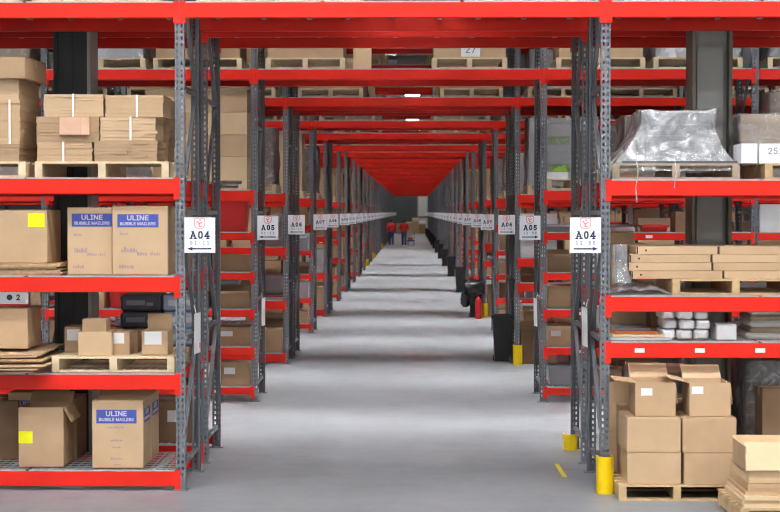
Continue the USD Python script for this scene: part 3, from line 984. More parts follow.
def wrapped_load(lab, x0, x1, y, z0, h, depth, kind='brown', film='clear_film', group='film-wrapped pallet loads', seed=1):
    """Cartons stacked on a pallet and wound in stretch film."""
    w = x1 - x0
    t = thing('wrapped_load', lab, 'wrapped pallet load', ((x0 + x1) / 2, y + depth / 2, z0), 0, group)
    mats = {'brown': ['card_tan', 'card_brown', 'card_sand'], 'white': ['white_pack', 'sheet_white'], 'green': ['white_pack', 'white_pack'], 'dark': ['brown_wrap', 'card_dark'], 'purple': ['card_dark', 'card_brown'], 'grey': ['tote_grey', 'white_pack']}[kind]
    tiers = max(1, round(h / 0.27)); cols = max(1, round(w / 0.4))
    r = random.Random(seed)
    for j in range(tiers):
        for k in range(cols):
            a, b = -w / 2 + k * w / cols, -w / 2 + (k + 1) * w / cols
            z, zz = j * h / tiers, (j + 1) * h / tiers
            q = r.uniform(0, 0.012)
            m = r.choice(mats)
            cpart = obj('carton', MB().box(a + 0.003, b - 0.003, -depth / 2 + q, depth / 2 - q, z + 0.001, zz - 0.003), m, t)
            if kind == 'green':
                obj('green_band', MB().box(a + 0.02, b - 0.02, -depth / 2 + q - 0.002, -depth / 2 + q, z + (zz - z) * 0.25, z + (zz - z) * 0.55), 'green_print', t)
    v, f = film_shell(w + 0.01, depth + 0.01, h + 0.006, 0.0, seed, nx=10, nz=8)
    obj('stretch_film', (v, f), film, t, smooth=True)
    return t


def tote(lab, x0, x1, y, z0, h, depth, mat='tote_red', group=None):
    w = x1 - x0
    t = thing('plastic_tote', lab, 'plastic bin', ((x0 + x1) / 2, y + depth / 2, z0), 0, group)
    def ring(k, z):
        return [(-w / 2 * k, -depth / 2 * k, z), (w / 2 * k, -depth / 2 * k, z), (w / 2 * k, depth / 2 * k, z), (-w / 2 * k, depth / 2 * k, z)]
    v = np.array(ring(0.86, 0) + ring(0.98, h) + ring(0.93, h) + ring(0.82, 0.01)); f = []
    for a in (0, 4, 8):
        for k in range(4):
            p, q, rr, s = a + k, a + (k + 1) % 4, a + 4 + (k + 1) % 4, a + 4 + k
            f += [[p, q, rr], [p, rr, s]]
    f += [[0, 2, 1], [0, 3, 2], [12, 13, 14], [12, 14, 15]]
    obj('body', (v, np.array(f)), mat, t)
    obj('rim', MB().box(-w / 2, w / 2, -depth / 2 - 0.004, -depth / 2 + 0.016, h - 0.03, h).box(-w / 2, w / 2, depth / 2 - 0.016, depth / 2 + 0.004, h - 0.03, h).box(-w / 2 - 0.004, -w / 2 + 0.014, -depth / 2, depth / 2, h - 0.03, h).box(w / 2 - 0.014, w / 2 + 0.004, -depth / 2, depth / 2, h - 0.03, h), mat, t)
    return t


def soft_pack(lab, x0, x1, y, z0, h, depth, mat='white_pack', group=None, seed=1, name='soft_pack', cat='package', band=None):
    """A plump bag-like package."""
    w = x1 - x0
    t = thing(name, lab, cat, ((x0 + x1) / 2, y + depth / 2, z0), 0, group)
    m = trimesh.creation.icosphere(3); v = np.array(m.vertices)
    v = np.sign(v) * np.abs(v) ** 0.42
    n = meshkit.fbm(v * 2.0 + seed * 1.7, 3, seed)[:, None]
    v = v * (0.94 + 0.12 * n); v = v / np.abs(v).max(0)
    obj('wrapper', (v * [w / 2, depth / 2, h / 2] + [0, 0, h / 2], np.array(m.faces)), mat, t, smooth=True)
    if band:
        obj('print_band', MB().box(-w * 0.3, w * 0.3, -depth / 2 - 0.003, -depth / 2 + 0.03, h * 0.4, h * 0.65), band, t)
    return t


def PX(px0, px1, Y):
    return at(px0, 212, Y)[0], at(px1, 212, Y)[0]


def ZH(yt, Y, z0, px=400):
    return at(px, yt, Y)[2] - z0


E = 0.0135                         # things lie on the deck's wires
YF = D + 0.06

# ---- first rack, left bay, top shelf (z 2.546)
z = LV_DL[3] + E
a, b = PX(-95, 26, YF); pallet('pale wooden pallet under the tall cardboard stack at the left edge', a, b, YF, z, 1.0)
a, b = PX(35, 169, YF); pallet('pale wooden pallet under the strapped flat-carton bundles', a, b, YF, z, 1.0, 'wood_pale', bottom=False)
zp = z + 0.13
for (x0, x1, yt, yb, m, st, lab) in (
        (37, 92, 142, 163, 'card_tan', 0.48, 'strapped flat-carton bundle, bottom left of the six on the pallet'),
        (94, 157, 140.5, 163, 'card_brown', None, 'unstrapped brown flat-carton bundle, bottom right of the six on the pallet'),
        (36.5, 99, 116.5, 142, 'card_brown', None, 'flat-carton bundle behind the pinkish carton end, middle left on the pallet'),
        (100.5, 155.5, 117, 140.5, 'card_sand', 0.55, 'strapped flat-carton bundle, middle right of the six on the pallet'),
        (44, 103, 94, 116.5, 'card_sand', 0.5, 'strapped flat-carton bundle, top left of the six on the pallet'),
        (105.5, 163, 95, 117, 'card_tan', 0.55, 'strapped flat-carton bundle, top right of the six on the pallet')):
    a, b = PX(x0, x1, YF)
    zb, zt = at(90, yb, YF)[2], at(90, yt, YF)[2]
    if yb == 163:
        zb = zp
    bundle(lab, a, b, YF + 0.02, zb, zt - zb, 0.46, m, strap=st)
a, b = PX(60, 90, YF)
zb = at(90, 135, YF)[2]
t = thing('carton_end', 'pinkish carton end poking out of the middle left flat-carton bundle', 'box', ((a + b) / 2, YF + 0.0, zb))
obj('body', chamfer(b - a, 0.03, at(90, 116.5, YF)[2] - zb - 0.004, 0.003), 'pink_card', t)
obj('location_tag', MB().box(*PX(613, 618.5, D), D - 0.006, D - 0.0035, LV_DR[1] - 0.105, LV_DR[1] - 0.015), 'paper_white', '/World/pallet_rack', label='white tag on the right beam end')
obj('fold', MB().box((b - a) * 0.2, (b - a) * 0.21, -0.0165, -0.015, 0.0, 0.14), 'card_edge', t)
for q, (x0, x1, yt, yb) in enumerate(((150, 168, 140, 163), (152, 170, 118, 140), (158, 171, 100, 118))):
    a, b = PX(x0, x1, YF + 0.55)
    zb = zp if q == 0 else at(90, yb, YF + 0.55)[2]
    bundle(f'narrow flat-carton bundle behind the others near the rack post, {["lowest", "middle", "topmost"][q]} of three', a, b, YF + 0.56, zb, at(90, yt, YF + 0.55)[2] - zb, 0.4, 'card_brown', strap=None)
for q, (x0, x1, yt, yb, m) in enumerate(((-80, 19, 144, 165, 'card_brown'), (-80, 20, 100, 144, 'card_tan'), (-80, 19, 79, 100, 'card_sand'))):
    a, b = PX(x0, x1, YF)
    zb = zp if q == 0 else at(90, yb, YF)[2]
    bundle(f'flat-carton pile at the left edge of the picture, {["lowest", "middle", "upper"][q]} under the brown box', a, b, YF + 0.02, zb, at(90, yt, YF)[2] - zb, 0.75, m, strap=(0.9 if q == 1 else None))
a, b = PX(-70, 30, YF)
zb = at(90, 79, YF)[2]
carton('wide brown box lying on top of the cardboard stack at the left edge', a, b, YF - 0.02, zb, at(90, 57, YF)[2] - zb, 0.6, 'card_brown', rot=-4, big=True)

# ---- left bay, third shelf (z 1.745)
z = LV_DL[2] + E
a, b = PX(-20, 60, YF)
bundle('ragged pile of flattened cardboard under the yellow-stickered box', a, b, YF - 0.03, z, ZH(263.5, YF, z), 0.8, 'card_edge', n=7, strap=None, ragged=0.03)
zb = at(30, 263.5, YF)[2]
a, b = PX(-25, 47, YF)
carton('tan box with a yellow sticker at its top, on flattened cardboard, left edge', a, b, YF, zb + 0.002, at(30, 210, YF)[2] - zb, 0.55, 'card_tan', big=True, sticker=(0.735, 0.965, 0.68, 0.93), tape=True)
a, b = PX(66, 111.3, YF)
carton('tan carton with a blue printed panel, left of two side by side on shelf', a, b, YF + 0.05, z, ZH(207.5, YF + 0.05, z), 0.52, 'card_sand', big=True, uline=(0.10, 1.0, 0.715, 0.91), group='tan cartons with blue printed panels')
a, b = PX(112.2, 168, YF)
carton('tan carton with a blue printed panel, right of two, beside rack post', a, b, YF, z, ZH(205.8, YF, z), 0.46, 'card_sand', big=True, uline=(0.09, 0.83, 0.69, 0.88), group='tan cartons with blue printed panels')

# ---- left bay, second shelf (z 0.948)
z = LV_DL[1] + E
a, b = PX(-40, 46, YF - 0.15)
t = thing('flattened_cardboard', 'messy flattened cardboard sheets sagging over the beam at the left edge', 'cardboard', ((a + b) / 2, YF + 0.25, z))
r = random.Random(3)
for q in range(7):
    wq, dq = (b - a) * r.uniform(0.82, 1.0), 0.9
    yq = r.uniform(-0.06, 0.02) - 0.12 * (q < 3)
    xq = r.uniform(-0.07, 0.03)
    tilt = r.uniform(-0.02, 0.03)
    v, f = MB().box(-wq / 2, wq / 2, -dq / 2, dq / 2, 0, 0.011).get()
    v[:, 2] += v[:, 1] * tilt + np.where(v[:, 0] > 0, r.uniform(-0.004, 0.012), 0)
    obj('sheet', (v + [xq, yq + 0.05, 0.02 + q * 0.0225], f), ['card_tan', 'card_edge', 'card_sand'][q % 3], t)
zb = z + 0.19
a, b = PX(-30, 26, YF)
carton('plain tan box standing on flattened cardboard sheets at the left edge', a, b, YF + 0.04, zb, at(20, 309, YF)[2] - zb, 0.5, 'card_tan', big=True)
a, b = PX(51, 174, YF); pallet('wooden pallet holding the group of small cartons', a, b, YF, z, 1.0, 'wood_pale')
zp = z + 0.13
a, b = PX(76, 110, YF); carton('plain tan carton in front on the small-carton pallet', a, b, YF + 0.05, zp, ZH(332.5, YF, zp), 0.3, 'card_sand', big=True)
zt = zp + ZH(332.5, YF, zp)
a, b = PX(80, 104, YF); carton('small tan carton lying on the front carton of the pallet', a, b, YF + 0.08, zt, ZH(320, YF, zt), 0.2, 'card_tan')
Y2 = YF + 0.42
a, b = PX(64, 80, Y2); carton('carton with white label behind, leftmost on the small-carton pallet', a, b, Y2, zp, ZH(327, Y2, zp), 0.3, 'card_brown', label=(0.15, 1.0, 0.46, 0.9))
Y2 = YF + 0.30
a, b = PX(111, 132, Y2); carton('carton with white label, right of the front carton on the pallet', a, b, Y2 - 0.15, zp, ZH(331, Y2, zp), 0.35, 'card_tan', label=(0.02, 0.75, 0.5, 0.95))
Y2 = YF + 0.45
a, b = PX(133, 139, Y2); carton('narrow dark carton between two labelled cartons on the pallet', a, b, Y2 - 0.1, zp, ZH(330, Y2, zp), 0.35, 'card_brown')
a, b = PX(141, 167, YF + 0.1)
open_carton('carton with raised flap and white label, rightmost on the pallet', a, b, YF + 0.12, zp, ZH(331, YF + 0.12, zp), 0.3, 'card_tan', flap=0.125, angles=(-89, 88, None, None), label=(0.1, 0.76, 0.42, 0.97))
# behind, on the rear half of the same shelf
YB = D + REAR + 0.1
zr = LV_DL[1] + E
for q, (yt, yb) in enumerate(((320, 331), (305, 319), (292, 304))):
    a, b = PX(120, 161, YB)
    t = thing('wrapped_pack', f'dark grey printed pack behind the small cartons, {["lowest", "middle", "topmost"][q]} of the pile', 'package', ((a + b) / 2, YB + 0.25, zr + q * 0.155 + 0.1), group='dark packs behind the small cartons')
    w = b - a
    obj('wrapper', chamfer(w, 0.5, 0.152, 0.022), 'dark_pack', t, smooth=50)
    obj('print', MB().box(-w * 0.36, w * 0.1, -0.2512, -0.249, 0.055, 0.10).box(w * 0.14, w * 0.3, -0.2512, -0.249, 0.05, 0.08), 'tote_grey', t)
    a, b = PX(162, 199, YB)
    t = thing('wrapped_pack', f'bluish white pack seen behind the rack post, {["lowest", "middle", "topmost"][q]} of the pile', 'package', ((a + b) / 2, YB + 0.25, zr + q * 0.155 + 0.1), group='bluish packs behind the rack post')
    w = b - a
    obj('wrapper', chamfer(w, 0.5, 0.152, 0.02), 'blue_pack', t, smooth=50)
    obj('print', MB().box(-w * 0.34, w * 0.3, -0.2512, -0.249, 0.05, 0.105), 'white_pack', t)
a, b = PX(118, 200, YB); carton('low brown carton under the dark and bluish packs', a, b, YB, zr, 0.098, 0.55, 'card_dark')

# ---- left bay, lowest shelf (z 0.157)
z = LV_DL[0] + E
a, b = PX(91, 142.5, YF); carton('tall tan carton with blue panel at the front of the lowest left shelf', a, b, YF, z, ZH(401, YF, z), 0.40, 'card_sand', big=True, uline=(0.085, 0.87, 0.665, 0.865), sideprint='low', group='tan cartons with blue printed panels')
a, b = PX(91, 142.5, YF); carton('tall tan carton with blue side panel, hidden behind its twin on lowest shelf', a, b, YF + 0.44, z, ZH(401, YF, z), 0.42, 'card_sand', big=True, uline=(0.085, 0.87, 0.665, 0.865), sideprint='low', group='tan cartons with blue printed panels')
a, b = PX(16, 61, YF); open_carton('brown open-topped box with a yellow sticker on the lowest left shelf', a, b, YF + 0.05, z, ZH(408.5, YF, z), 0.40, 'card_tan', flap=0.14, angles=(None, 35, None, -60))
o = obj('sticker', MB().box(-(b - a) / 2, -(b - a) / 2 + 0.115, -0.202, -0.2, 0.20, 0.30), 'yellow_sticker', '/World/open_carton_001', label='bright yellow sticker')
Y2 = YF + 0.55
a, b = PX(7, 60, Y2); carton('box with a dark blue panel behind the yellow-stickered open box', a, b, Y2, z, ZH(393, Y2, z), 0.4, 'card_tan', big=True, uline=(0.05, 0.55, 0.68, 0.88))
a, b = PX(61, 76, Y2); carton('plain box standing between the panelled box and the tall carton', a, b, Y2 - 0.02, z, ZH(399, Y2, z), 0.45, 'card_brown')
a, b = PX(-30, 3, YF); carton('dark brown box cut off by the left edge on the lowest shelf', a, b, YF + 0.5, z, 0.5, 0.5, 'card_dark')

# ---- first rack, right bay, top shelf (z 2.53)
z = LV_DR[2] + E
YR = D + 0.06
a, b = PX(613, 741, YR); pallet('wooden pallet under the film-wrapped dark stack', a, b, YR + 0.06, z, 1.0, 'wood_grey')
zp = z + 0.13
x0, x1 = PX(645, 710, YR + 0.2)
t = thing('dark_stack', 'dark grey stacked goods loosely shrouded in clear film on the right shelf', 'wrapped pallet load', ((x0 + x1) / 2, YR + 0.5, zp))
w = x1 - x0; H = ZH(113, YR + 0.2, zp)
n = 9
for q in range(n):
    j = rng.uniform(-0.01, 0.01)
    obj('layer', MB().box(-w / 2 + j, w / 2 + j, -0.28, 0.28, q * H / n, (q + 1) * H / n - 0.004), 'dark_pack', t)
obj('underlay', MB().box(-w / 2 - 0.2, w / 2 + 0.2, -0.42, 0.42, 0.0, 0.02), 'dark_pack', t)
v, f = film_shell(w + 0.06, 0.64, H + 0.075, 0.62, 21, nx=34, nz=24, sag=0.06)
k = 1 - np.clip(v[:, 2] / H, 0, 1)
v[:, 0] += np.where(v[:, 0] < 0, -0.12 * k ** 1.2, 0)
v[:, 2] -= 0.06
v[:, 1] = np.maximum(v[:, 1], -0.545)
obj('loose_film', (v, f), 'bright_film', t, smooth=True)
mb = MB()
for xs in (-0.37, -0.06):
    mb.tube([(xs, -0.5, 0.06), (xs + 0.01, -0.56, -0.08), (xs - 0.01, -0.57, -0.2), (xs, -0.57, -0.32 if xs < -0.3 else -0.2)], 0.004, 5)
obj('film_strand', mb, 'milky_film', t)
x0, x1 = PX(766, 880, YR); pallet('pallet at the right edge under the white printed cartons', x0, x1, YR + 0.04, z, 1.0, 'wood_mid')
for q, (c0, c1, yt, yb, lab) in enumerate(((742, 758, 151, 170, 'narrow white carton on the right shelf, left of two white ones'), (760, 800, 148.5, 168, 'white printed carton at the right edge of the top right shelf'))):
    a, b = PX(c0, c1, YR)
    t = carton(lab, a, b, YR - 0.02 + 0.06, zp + (0.0 if q else 0.001), 0.16, 0.35, 'white_pack', tape=False)
    if q:
        v, f = text('251', 0.05, 0.001)
        obj('printing', (face_front(v * [1.0, 1, 1]) + [-0.03, -0.176, 0.10], f), 'tote_grey', t)
x0, x1 = PX(737, 800, YR + 0.6)
wrapped_load('hazy film-wrapped brown load behind the white cartons at the right edge', x0, x1, YR + 0.46, zp, 0.42, 0.36, 'brown', 'clear_film', seed=5)

# ---- right bay, third shelf (z 1.587): long flat cartons
z = LV_DR[1] + E
a, b = PX(673, 800, YR); pallet('wooden pallet under the long flat cartons', a, b, YR, z, 1.0, 'wood_mid')
zp = z + 0.13
lay = [(283.0, 274.4, 655, 724), (274.2, 266.6, 628, 713), (266.4, 259.0, 630, 712), (258.8, 250.8, 637, 719)]
for q, (yb, yt, xl, xm) in enumerate(lay):
    zb = zp + q * 0.0665
    rowname = ['bottom', 'lower middle', 'upper middle', 'top'][q]
    a, b = PX(632 if q == 0 else xl, xm, YR); c0, c1 = PX(xm + 1.2, 800 + q * 3, YR)
    for s, (u, v_) in enumerate(((a, b), (c0, c1))):
        t = thing('flat_carton', f'long flat tan carton, {rowname} layer, {"left" if s == 0 else "right"} of the pair end to end', 'box', ((u + v_) / 2, YR + 0.42, zb), group='long flat cartons on the right rack')
        obj('body', chamfer(v_ - u, 0.8, 0.065, 0.003), 'card_sand' if (q + s) % 2 else 'card_tan', t)
        if s == 0:
            obj('hole', MB().box(-(v_ - u) / 2 + 0.07, -(v_ - u) / 2 + 0.085, -0.402, -0.4, 0.025, 0.04), 'black_plastic', t)
            obj('end_strap', MB().box(-(v_ - u) / 2 + 0.003, -(v_ - u) / 2 + 0.012, -0.402, -0.4, 0.004, 0.062), 'black_plastic', t)
            obj('end_strap', MB().box((v_ - u) / 2 - 0.008, (v_ - u) / 2 + 0.0, -0.402, -0.4, 0.004, 0.062), 'black_plastic', t)
def film_heap(lab, x0, x1, y, z0, h, depth, seed):
    n, m = 30, 18
    u, v = np.meshgrid(np.linspace(-1, 1, n), np.linspace(-1, 1, m), indexing='ij')
    P = np.stack([u * (x1 - x0) / 2, v * depth / 2, np.zeros_like(u)], -1)
    q = meshkit.fbm(P * [9, 9, 1] + seed, 4, seed)
    P[..., 2] = 0.004 + h * np.clip(1 - u ** 2 * 0.8, 0, 1) * np.clip(1 - v ** 2 * 0.6, 0, 1) * np.clip(q * 1.6 - 0.2, 0.05, 1)
    f = [[[i * m + j, (i + 1) * m + j, (i + 1) * m + j + 1], [i * m + j, (i + 1) * m + j + 1, i * m + j + 1]] for i in range(n - 1) for j in range(m - 1)]
    o = obj('film_heap', (P.reshape(-1, 3) + [(x0 + x1) / 2, y + depth / 2, z0], np.array(f).reshape(-1, 3)), 'milky_film', smooth=True)
    tag(o, lab, 'plastic film')
x0, x1 = PX(609, 671, YR)
film_heap('crumpled clear film lying on the shelf left of the long-carton pallet', x0, x1, YR - 0.02, z, 0.12, 0.7, 4)
v, f = film_shell(0.12, 0.75, 0.30, 0.3, 8, nx=10, nz=10)
x0, _ = PX(624, 640, YR)
o = obj('film_sheet', (v + [x0 - 0.03, YR + 0.42, z + 0.1], f), 'clear_film', smooth=True); tag(o, 'loose film bunched around the left ends of the long flat cartons', 'plastic film')
YB = D + REAR + 0.12
for q in range(5):
    a, b = PX(600, 634, YB)
    bundle(f'yellowish flat-carton bundle behind the right rack post, {ORD[q]} from the bottom', a + 0.06, b, YB, z + q * 0.098, 0.096, 0.7, 'card_pale' if q % 2 else 'wood_mid', n=2, strap=None, group='yellowish bundles behind the right post', ragged=0.006)

# ---- right bay, second shelf (z 1.213)
z = LV_DR[0] + E
a, b = PX(612, 676, YR)
mats = ['sheet_white', 'orange_plastic', 'card_pale', 'tote_grey', 'red_paint']
for q in range(4):
    o = obj('sheet_pile', MB().box(a + 0.02 * q, b - 0.05 * q - 0.02, YR + 0.05 + 0.06 * q, YR + 0.75, z + q * 0.022, z + q * 0.022 + 0.02), ['sheet_white', 'card_pale', 'orange_plastic', 'tote_grey'][q])
    tag(o, ['bottom white flat board lying on the lower right shelf', 'pale board lying on the bottom white board', 'orange-edged board in the flat pile on the right shelf', 'grey top board of the flat pile on the right shelf'][q], 'board', 'flat boards on the right shelf')
a, b = PX(611, 645, YR + 0.9); carton('brown carton behind the flat boards on the lower right shelf', a, b, YR + 0.8, z, 0.22, 0.2, 'card_brown')
r = random.Random(9)
for q in range(9):
    rowq, cq = divmod(q, 3)
    xa = 663 + cq * 16 + (2 if rowq == 1 else 0)
    a, b = PX(xa, xa + 15.5, YR + 0.05)
    soft_pack(f'white paper-wrapped pack, {["left", "middle", "right"][cq]} of the {["bottom", "middle", "top"][rowq]} layer of the white pile', a, b, YR + 0.04 + r.uniform(0, 0.05) + (0.05 if cq == 0 else 0), z + rowq * 0.083, 0.085, 0.4, 'white_pack', seed=q + 20, group='white packs piled on the right shelf')
a, b = PX(718, 738, YR + 0.03)
t = carton('small white box right of the white packs on the lower right shelf', a, b, YR + 0.06, z, ZH(324, YR + 0.06, z), 0.3, 'white_pack', big=True, tape=False)
obj('hand_hole', MB().box(-0.0835, -0.0825, -0.06, -0.02, 0.1, 0.125), 'black_plastic', t)
x0, x1 = PX(748, 800, YR + 0.2)
t = thing('fabric_pile', 'beige folded goods at the right edge of the lower right shelf', 'package', ((x0 + x1) / 2, YR + 0.45, z))
for q in range(5):
    v, f = chamfer((x1 - x0) * (1 - 0.03 * q), 0.5, 0.05, 0.02)
    obj('fold', (v + [rng.uniform(-0.02, 0.02), rng.uniform(-0.03, 0.03), q * 0.05], f), 'wood_grey' if q % 2 else 'sheet_white', t)

# ---- floor goods under the right bay
YP = 13.42
a, b = PX(620, 737, YP); pallet('wooden pallet on the floor under the six stacked cartons', a, b, YP, 0.0, 1.05, 'wood_mid', group='wooden pallets')
zp = 0.13
g = 'stacked cartons on the floor pallet'
rows = [(629, 683, 685.5, 738.5, 453), (627.5, 682, 684, 738, 418)]
zb = zp
for q, (l0, l1, r0, r1, yt) in enumerate(rows):
    h = at(680, yt, YP)[2] - zb
    nm = ['lower', 'middle'][q]
    a, b = PX(l0, l1, YP); carton(f'tan carton, {nm} left of the six on the floor pallet', a, b, YP + 0.02, zb, h, 0.5, 'card_sand', big=True, group=g, rot=1.5 * (q - 0.5))
    a, b = PX(r0, r1, YP); carton(f'tan carton, {nm} right of the six on the floor pallet', a, b, YP + 0.01, zb, h, 0.5, 'card_tan', big=True, group=g)
    zb += h
h = at(680, 383, YP + 0.05)[2] - zb
a, b = PX(636.5, 677, YP + 0.05); open_carton('open carton with white label and spread flaps, top left on floor pallet', a, b, YP + 0.07, zb, h, 0.4, 'card_tan', flap=0.17, angles=(None, 40, 6, -84), label=(0.14, 0.42, 0.62, 0.84), group=g)
a, b = PX(691, 732, YP + 0.05); open_carton('open carton with white label and spread flaps, top right on floor pallet', a, b, YP + 0.07, zb, h * 0.99, 0.4, 'card_sand', flap=0.17, angles=(None, 35, 14, -84), label=(0.05, 0.33, 0.68, 0.9), group=g)
a, b = PX(629, 683, YP); carton('brown carton hidden behind the lower left floor cartons', a, b, YP + 0.55, zp, 0.55, 0.42, 'card_brown')
a, b = PX(685, 738, YP); carton('brown carton hidden behind the lower right floor cartons', a, b, YP + 0.55, zp, 0.62, 0.42, 'card_brown')
# big brown board leaning by the post
x0, x1 = PX(611, 627, D + 0.25)
o = obj('cardboard_sheet', MB().bar((x0 + 0.07, D + 0.30, 0.0), (x0 + 0.07, D + 0.36, 0.86), 0.03, x1 - x0 + 0.06), 'card_tan'); tag(o, 'tall folded cardboard sheet leaning beside the yellow-guarded right post', 'cardboard')
# brown-black shrink-wrapped pallet load at the right edge
Y2 = D + 0.75
x0, x1 = PX(747, 842, Y2)
pallet('low pallet on the floor beneath the dark shrink-wrapped load', x0, x1, Y2, 0, 1.0, 'wood_grey')
wrapped_load('dark brown shrink-wrapped pallet load on the floor at the right edge', x0, x1, Y2, 0.13, at(750, 361, Y2)[2] - 0.13, 0.95, 'dark', 'clear_film', seed=12)
x0, x1 = PX(763, 810, D + 0.42)
carton('dark carton standing before the dark shrink-wrapped load at the right edge', x0, x1, D + 0.4, 0.02, 0.78, 0.3, 'card_dark')
x0, x1 = PX(640, 720, D + REAR)
wrapped_load('brown film-wrapped load on the floor behind the six cartons', x0, x1, D + REAR + 0.05, 0.0, 0.82, 0.9, 'brown', 'clear_film', seed=14)

# pile of pale cartons on the floor in the near right corner
YN = 12.35
x0, x1 = PX(742, 860, YN)
pallet('pallet on the floor in the near right corner under pale cartons', x0, x1, YN, 0.0, 0.9, 'wood_mid')
zz = 0.13
for q in range(3):
    hh = 0.085
    bundle(f'pale flat-carton pile in the near right corner, {["bottom", "middle", "top"][q]} layer', x0 + 0.03 + 0.025 * q, x1, YN + 0.02 + 0.03 * q, zz, hh, 0.7, ['card_pale', 'card_tan', 'card_pale'][q], n=3, strap=None, group='pale flat cartons in the near right corner', ragged=0.012)
    zz += hh + 0.001
a, b = PX(749, 850, YN)
t = thing('carton_tray', 'pale open carton tilted on top of the pile in the near right corner', 'box', ((a + b) / 2, YN + 0.36, zz))
obj('front_panel', MB().bar((-(b - a) / 2, -0.28, 0.11), ((b - a) / 2, -0.28, 0.11), 0.008, 0.21, up=(0, 0.35, 1)), 'card_pale', t)
obj('rear_panel', MB().bar((-(b - a) / 2, 0.22, 0.10), ((b - a) / 2, 0.22, 0.10), 0.008, 0.2, up=(0, 0, 1)), 'card_pale', t)
obj('side_panel', MB().bar((-(b - a) / 2 + 0.004, -0.28, 0.09), (-(b - a) / 2 + 0.004, 0.22, 0.09), 0.008, 0.18, up=(0, 0, 1)), 'card_tan', t)
obj('bottom_panel', MB().box(-(b - a) / 2, (b - a) / 2, -0.3, 0.22, 0, 0.006), 'card_pale', t)
x0, x9 = PX(738, 754, YN + 0.75)
soft_pack('white wrapped package beside the pale cartons in the near right corner', x0, x9, YN + 0.75, 0.13, 0.3, 0.14, 'white_pack', seed=31)

# document pouches tied to posts
for lab, x, y, zc, tilt, s in (('white document sheet with a pink tab tied inside the left rack frame', XL + 0.06, D + 0.55, 1.25, 0.2, 1), ('white document sheet hung on the post behind the A05 sign at left', XL + 0.05, row_y(1) + 0.55, 1.05, 0.1, 1),
                            ('white document sheet tied inside the right rack frame', XR - 0.06, D + 0.95, 1.28, -0.1, -1), ('white document sheet hung on the A05 post at right', XR - 0.05, row_y(1) + 0.5, 1.05, -0.1, -1)):
    t = thing('document_sheet', lab, 'paper', (x, y, zc - 0.18))
    obj('sheet', MB().bar((0, -0.12, 0.18), (0.02 * s, 0.12, 0.18), 0.004, 0.34, up=(0.1 * tilt, tilt, 1)), 'paper_white', t)
    obj('tie', MB().tube([(0, 0, 0.35), (-0.02 * s, 0.0, 0.42)], 0.004, 5), 'strap_white', t)
    if 'pink' in lab:
        obj('tab', MB().box(-0.002, 0.022, 0.06, 0.13, 0.05, 0.09), 'sign_pink', t)

# ------------------------------------------------------------------ goods on the racks further in
TONE = {'card_tan': 'tan', 'card_sand': 'light tan', 'card_brown': 'brown', 'card_dark': 'dark brown', 'card_pale': 'pale', 'white_pack': 'white'}


def where(i, side, k, lev, n):
    code = f'A{i + 4:02d}'
    sd = 'left' if side < 0 else 'right'
    return code, sd, ORD[k], ORD[lev], ORD[n]


NCARTON = 0
SHELF = ['lowest', 'second', 'third', 'fourth', 'fifth', 'sixth', 'seventh', 'eighth', 'floor']


def shelf_cartons(i, side, b, zt, lev, yo, room, wmin, wmax, gap, rr, limit=99, fill=1.0):
    """A run of separate cartons along one shelf, counted outwards from the aisle."""
    global NCARTON
    y = row_y(i) + yo + 0.03
    x = (XL - b * BAY - PW / 2 - 0.03) if side < 0 else (XR + b * BAY + PW / 2 + 0.03)
    end = x + side * (BAY - PW - 0.06)
    n = 0
    code = f'A{i + 4:02d}'
    sd = 'left' if side < 0 else 'right'
    place = (' front' if yo == 0 else ' rear') if i % 2 == 0 else ''
    bayn = ['', ' second bay,', ' third bay,'][b]
    while n < limit:
        w = rr.uniform(wmin, wmax)
        if (end - (x + side * w)) * side < 0:
            break
        h = min(room - 0.03, rr.uniform(0.45, 0.92) * room)
        dp = rr.uniform(0.35, 0.6)
        xa, xb = (x, x + w) if side > 0 else (x - w, x)
        u = rr.random()
        if rr.random() < fill:
            m = rr.choice(['card_tan', 'card_sand', 'card_brown', 'card_brown', 'card_dark', 'card_pale', 'white_pack'])
            yy = y + rr.uniform(0, 0.12)
            loc = f'on {sd} {code}{place} shelves,{bayn} {SHELF[lev]} level, {ORD[n]} from aisle'
            g = f'goods on the {code} shelves'
            if u < 0.14:
                open_carton(f'open {TONE[m]} carton {loc}', xa, xb, yy, zt + E, h * 0.7, dp, m, flap=min(0.1, w * 0.3, (room - h * 0.7) * 0.8), angles=(20, 60, 50, 50), content='white_pack' if rr.random() < 0.5 else None, group=g)
            elif u < 0.20:
                tc = rr.choice(['tote_grey', 'tote_blue', 'tote_red'])
                tote(f'{tc[5:]} plastic bin {loc}', xa, xb, yy, zt + E, min(h, 0.28), dp, tc, group=g)
            elif u < 0.27:
                soft_pack(f'white bag-like package {loc}', xa, xb, yy, zt + E, h * 0.6, dp, 'white_pack', seed=rr.randint(1, 999), group=g)
            else:
                lb = None
                if rr.random() < 0.4:
                    q = rr.uniform(0.08, 0.5); lb = (q, q + 0.32, 0.5, 0.78)
                carton(f'{TONE[m]} carton {loc}', xa, xb, yy, zt + E, h, dp, m, label=lb, tape=h > 0.12, group=g)
            NCARTON += 1
        x += side * (w + rr.uniform(0.01, gap))
        n += 1


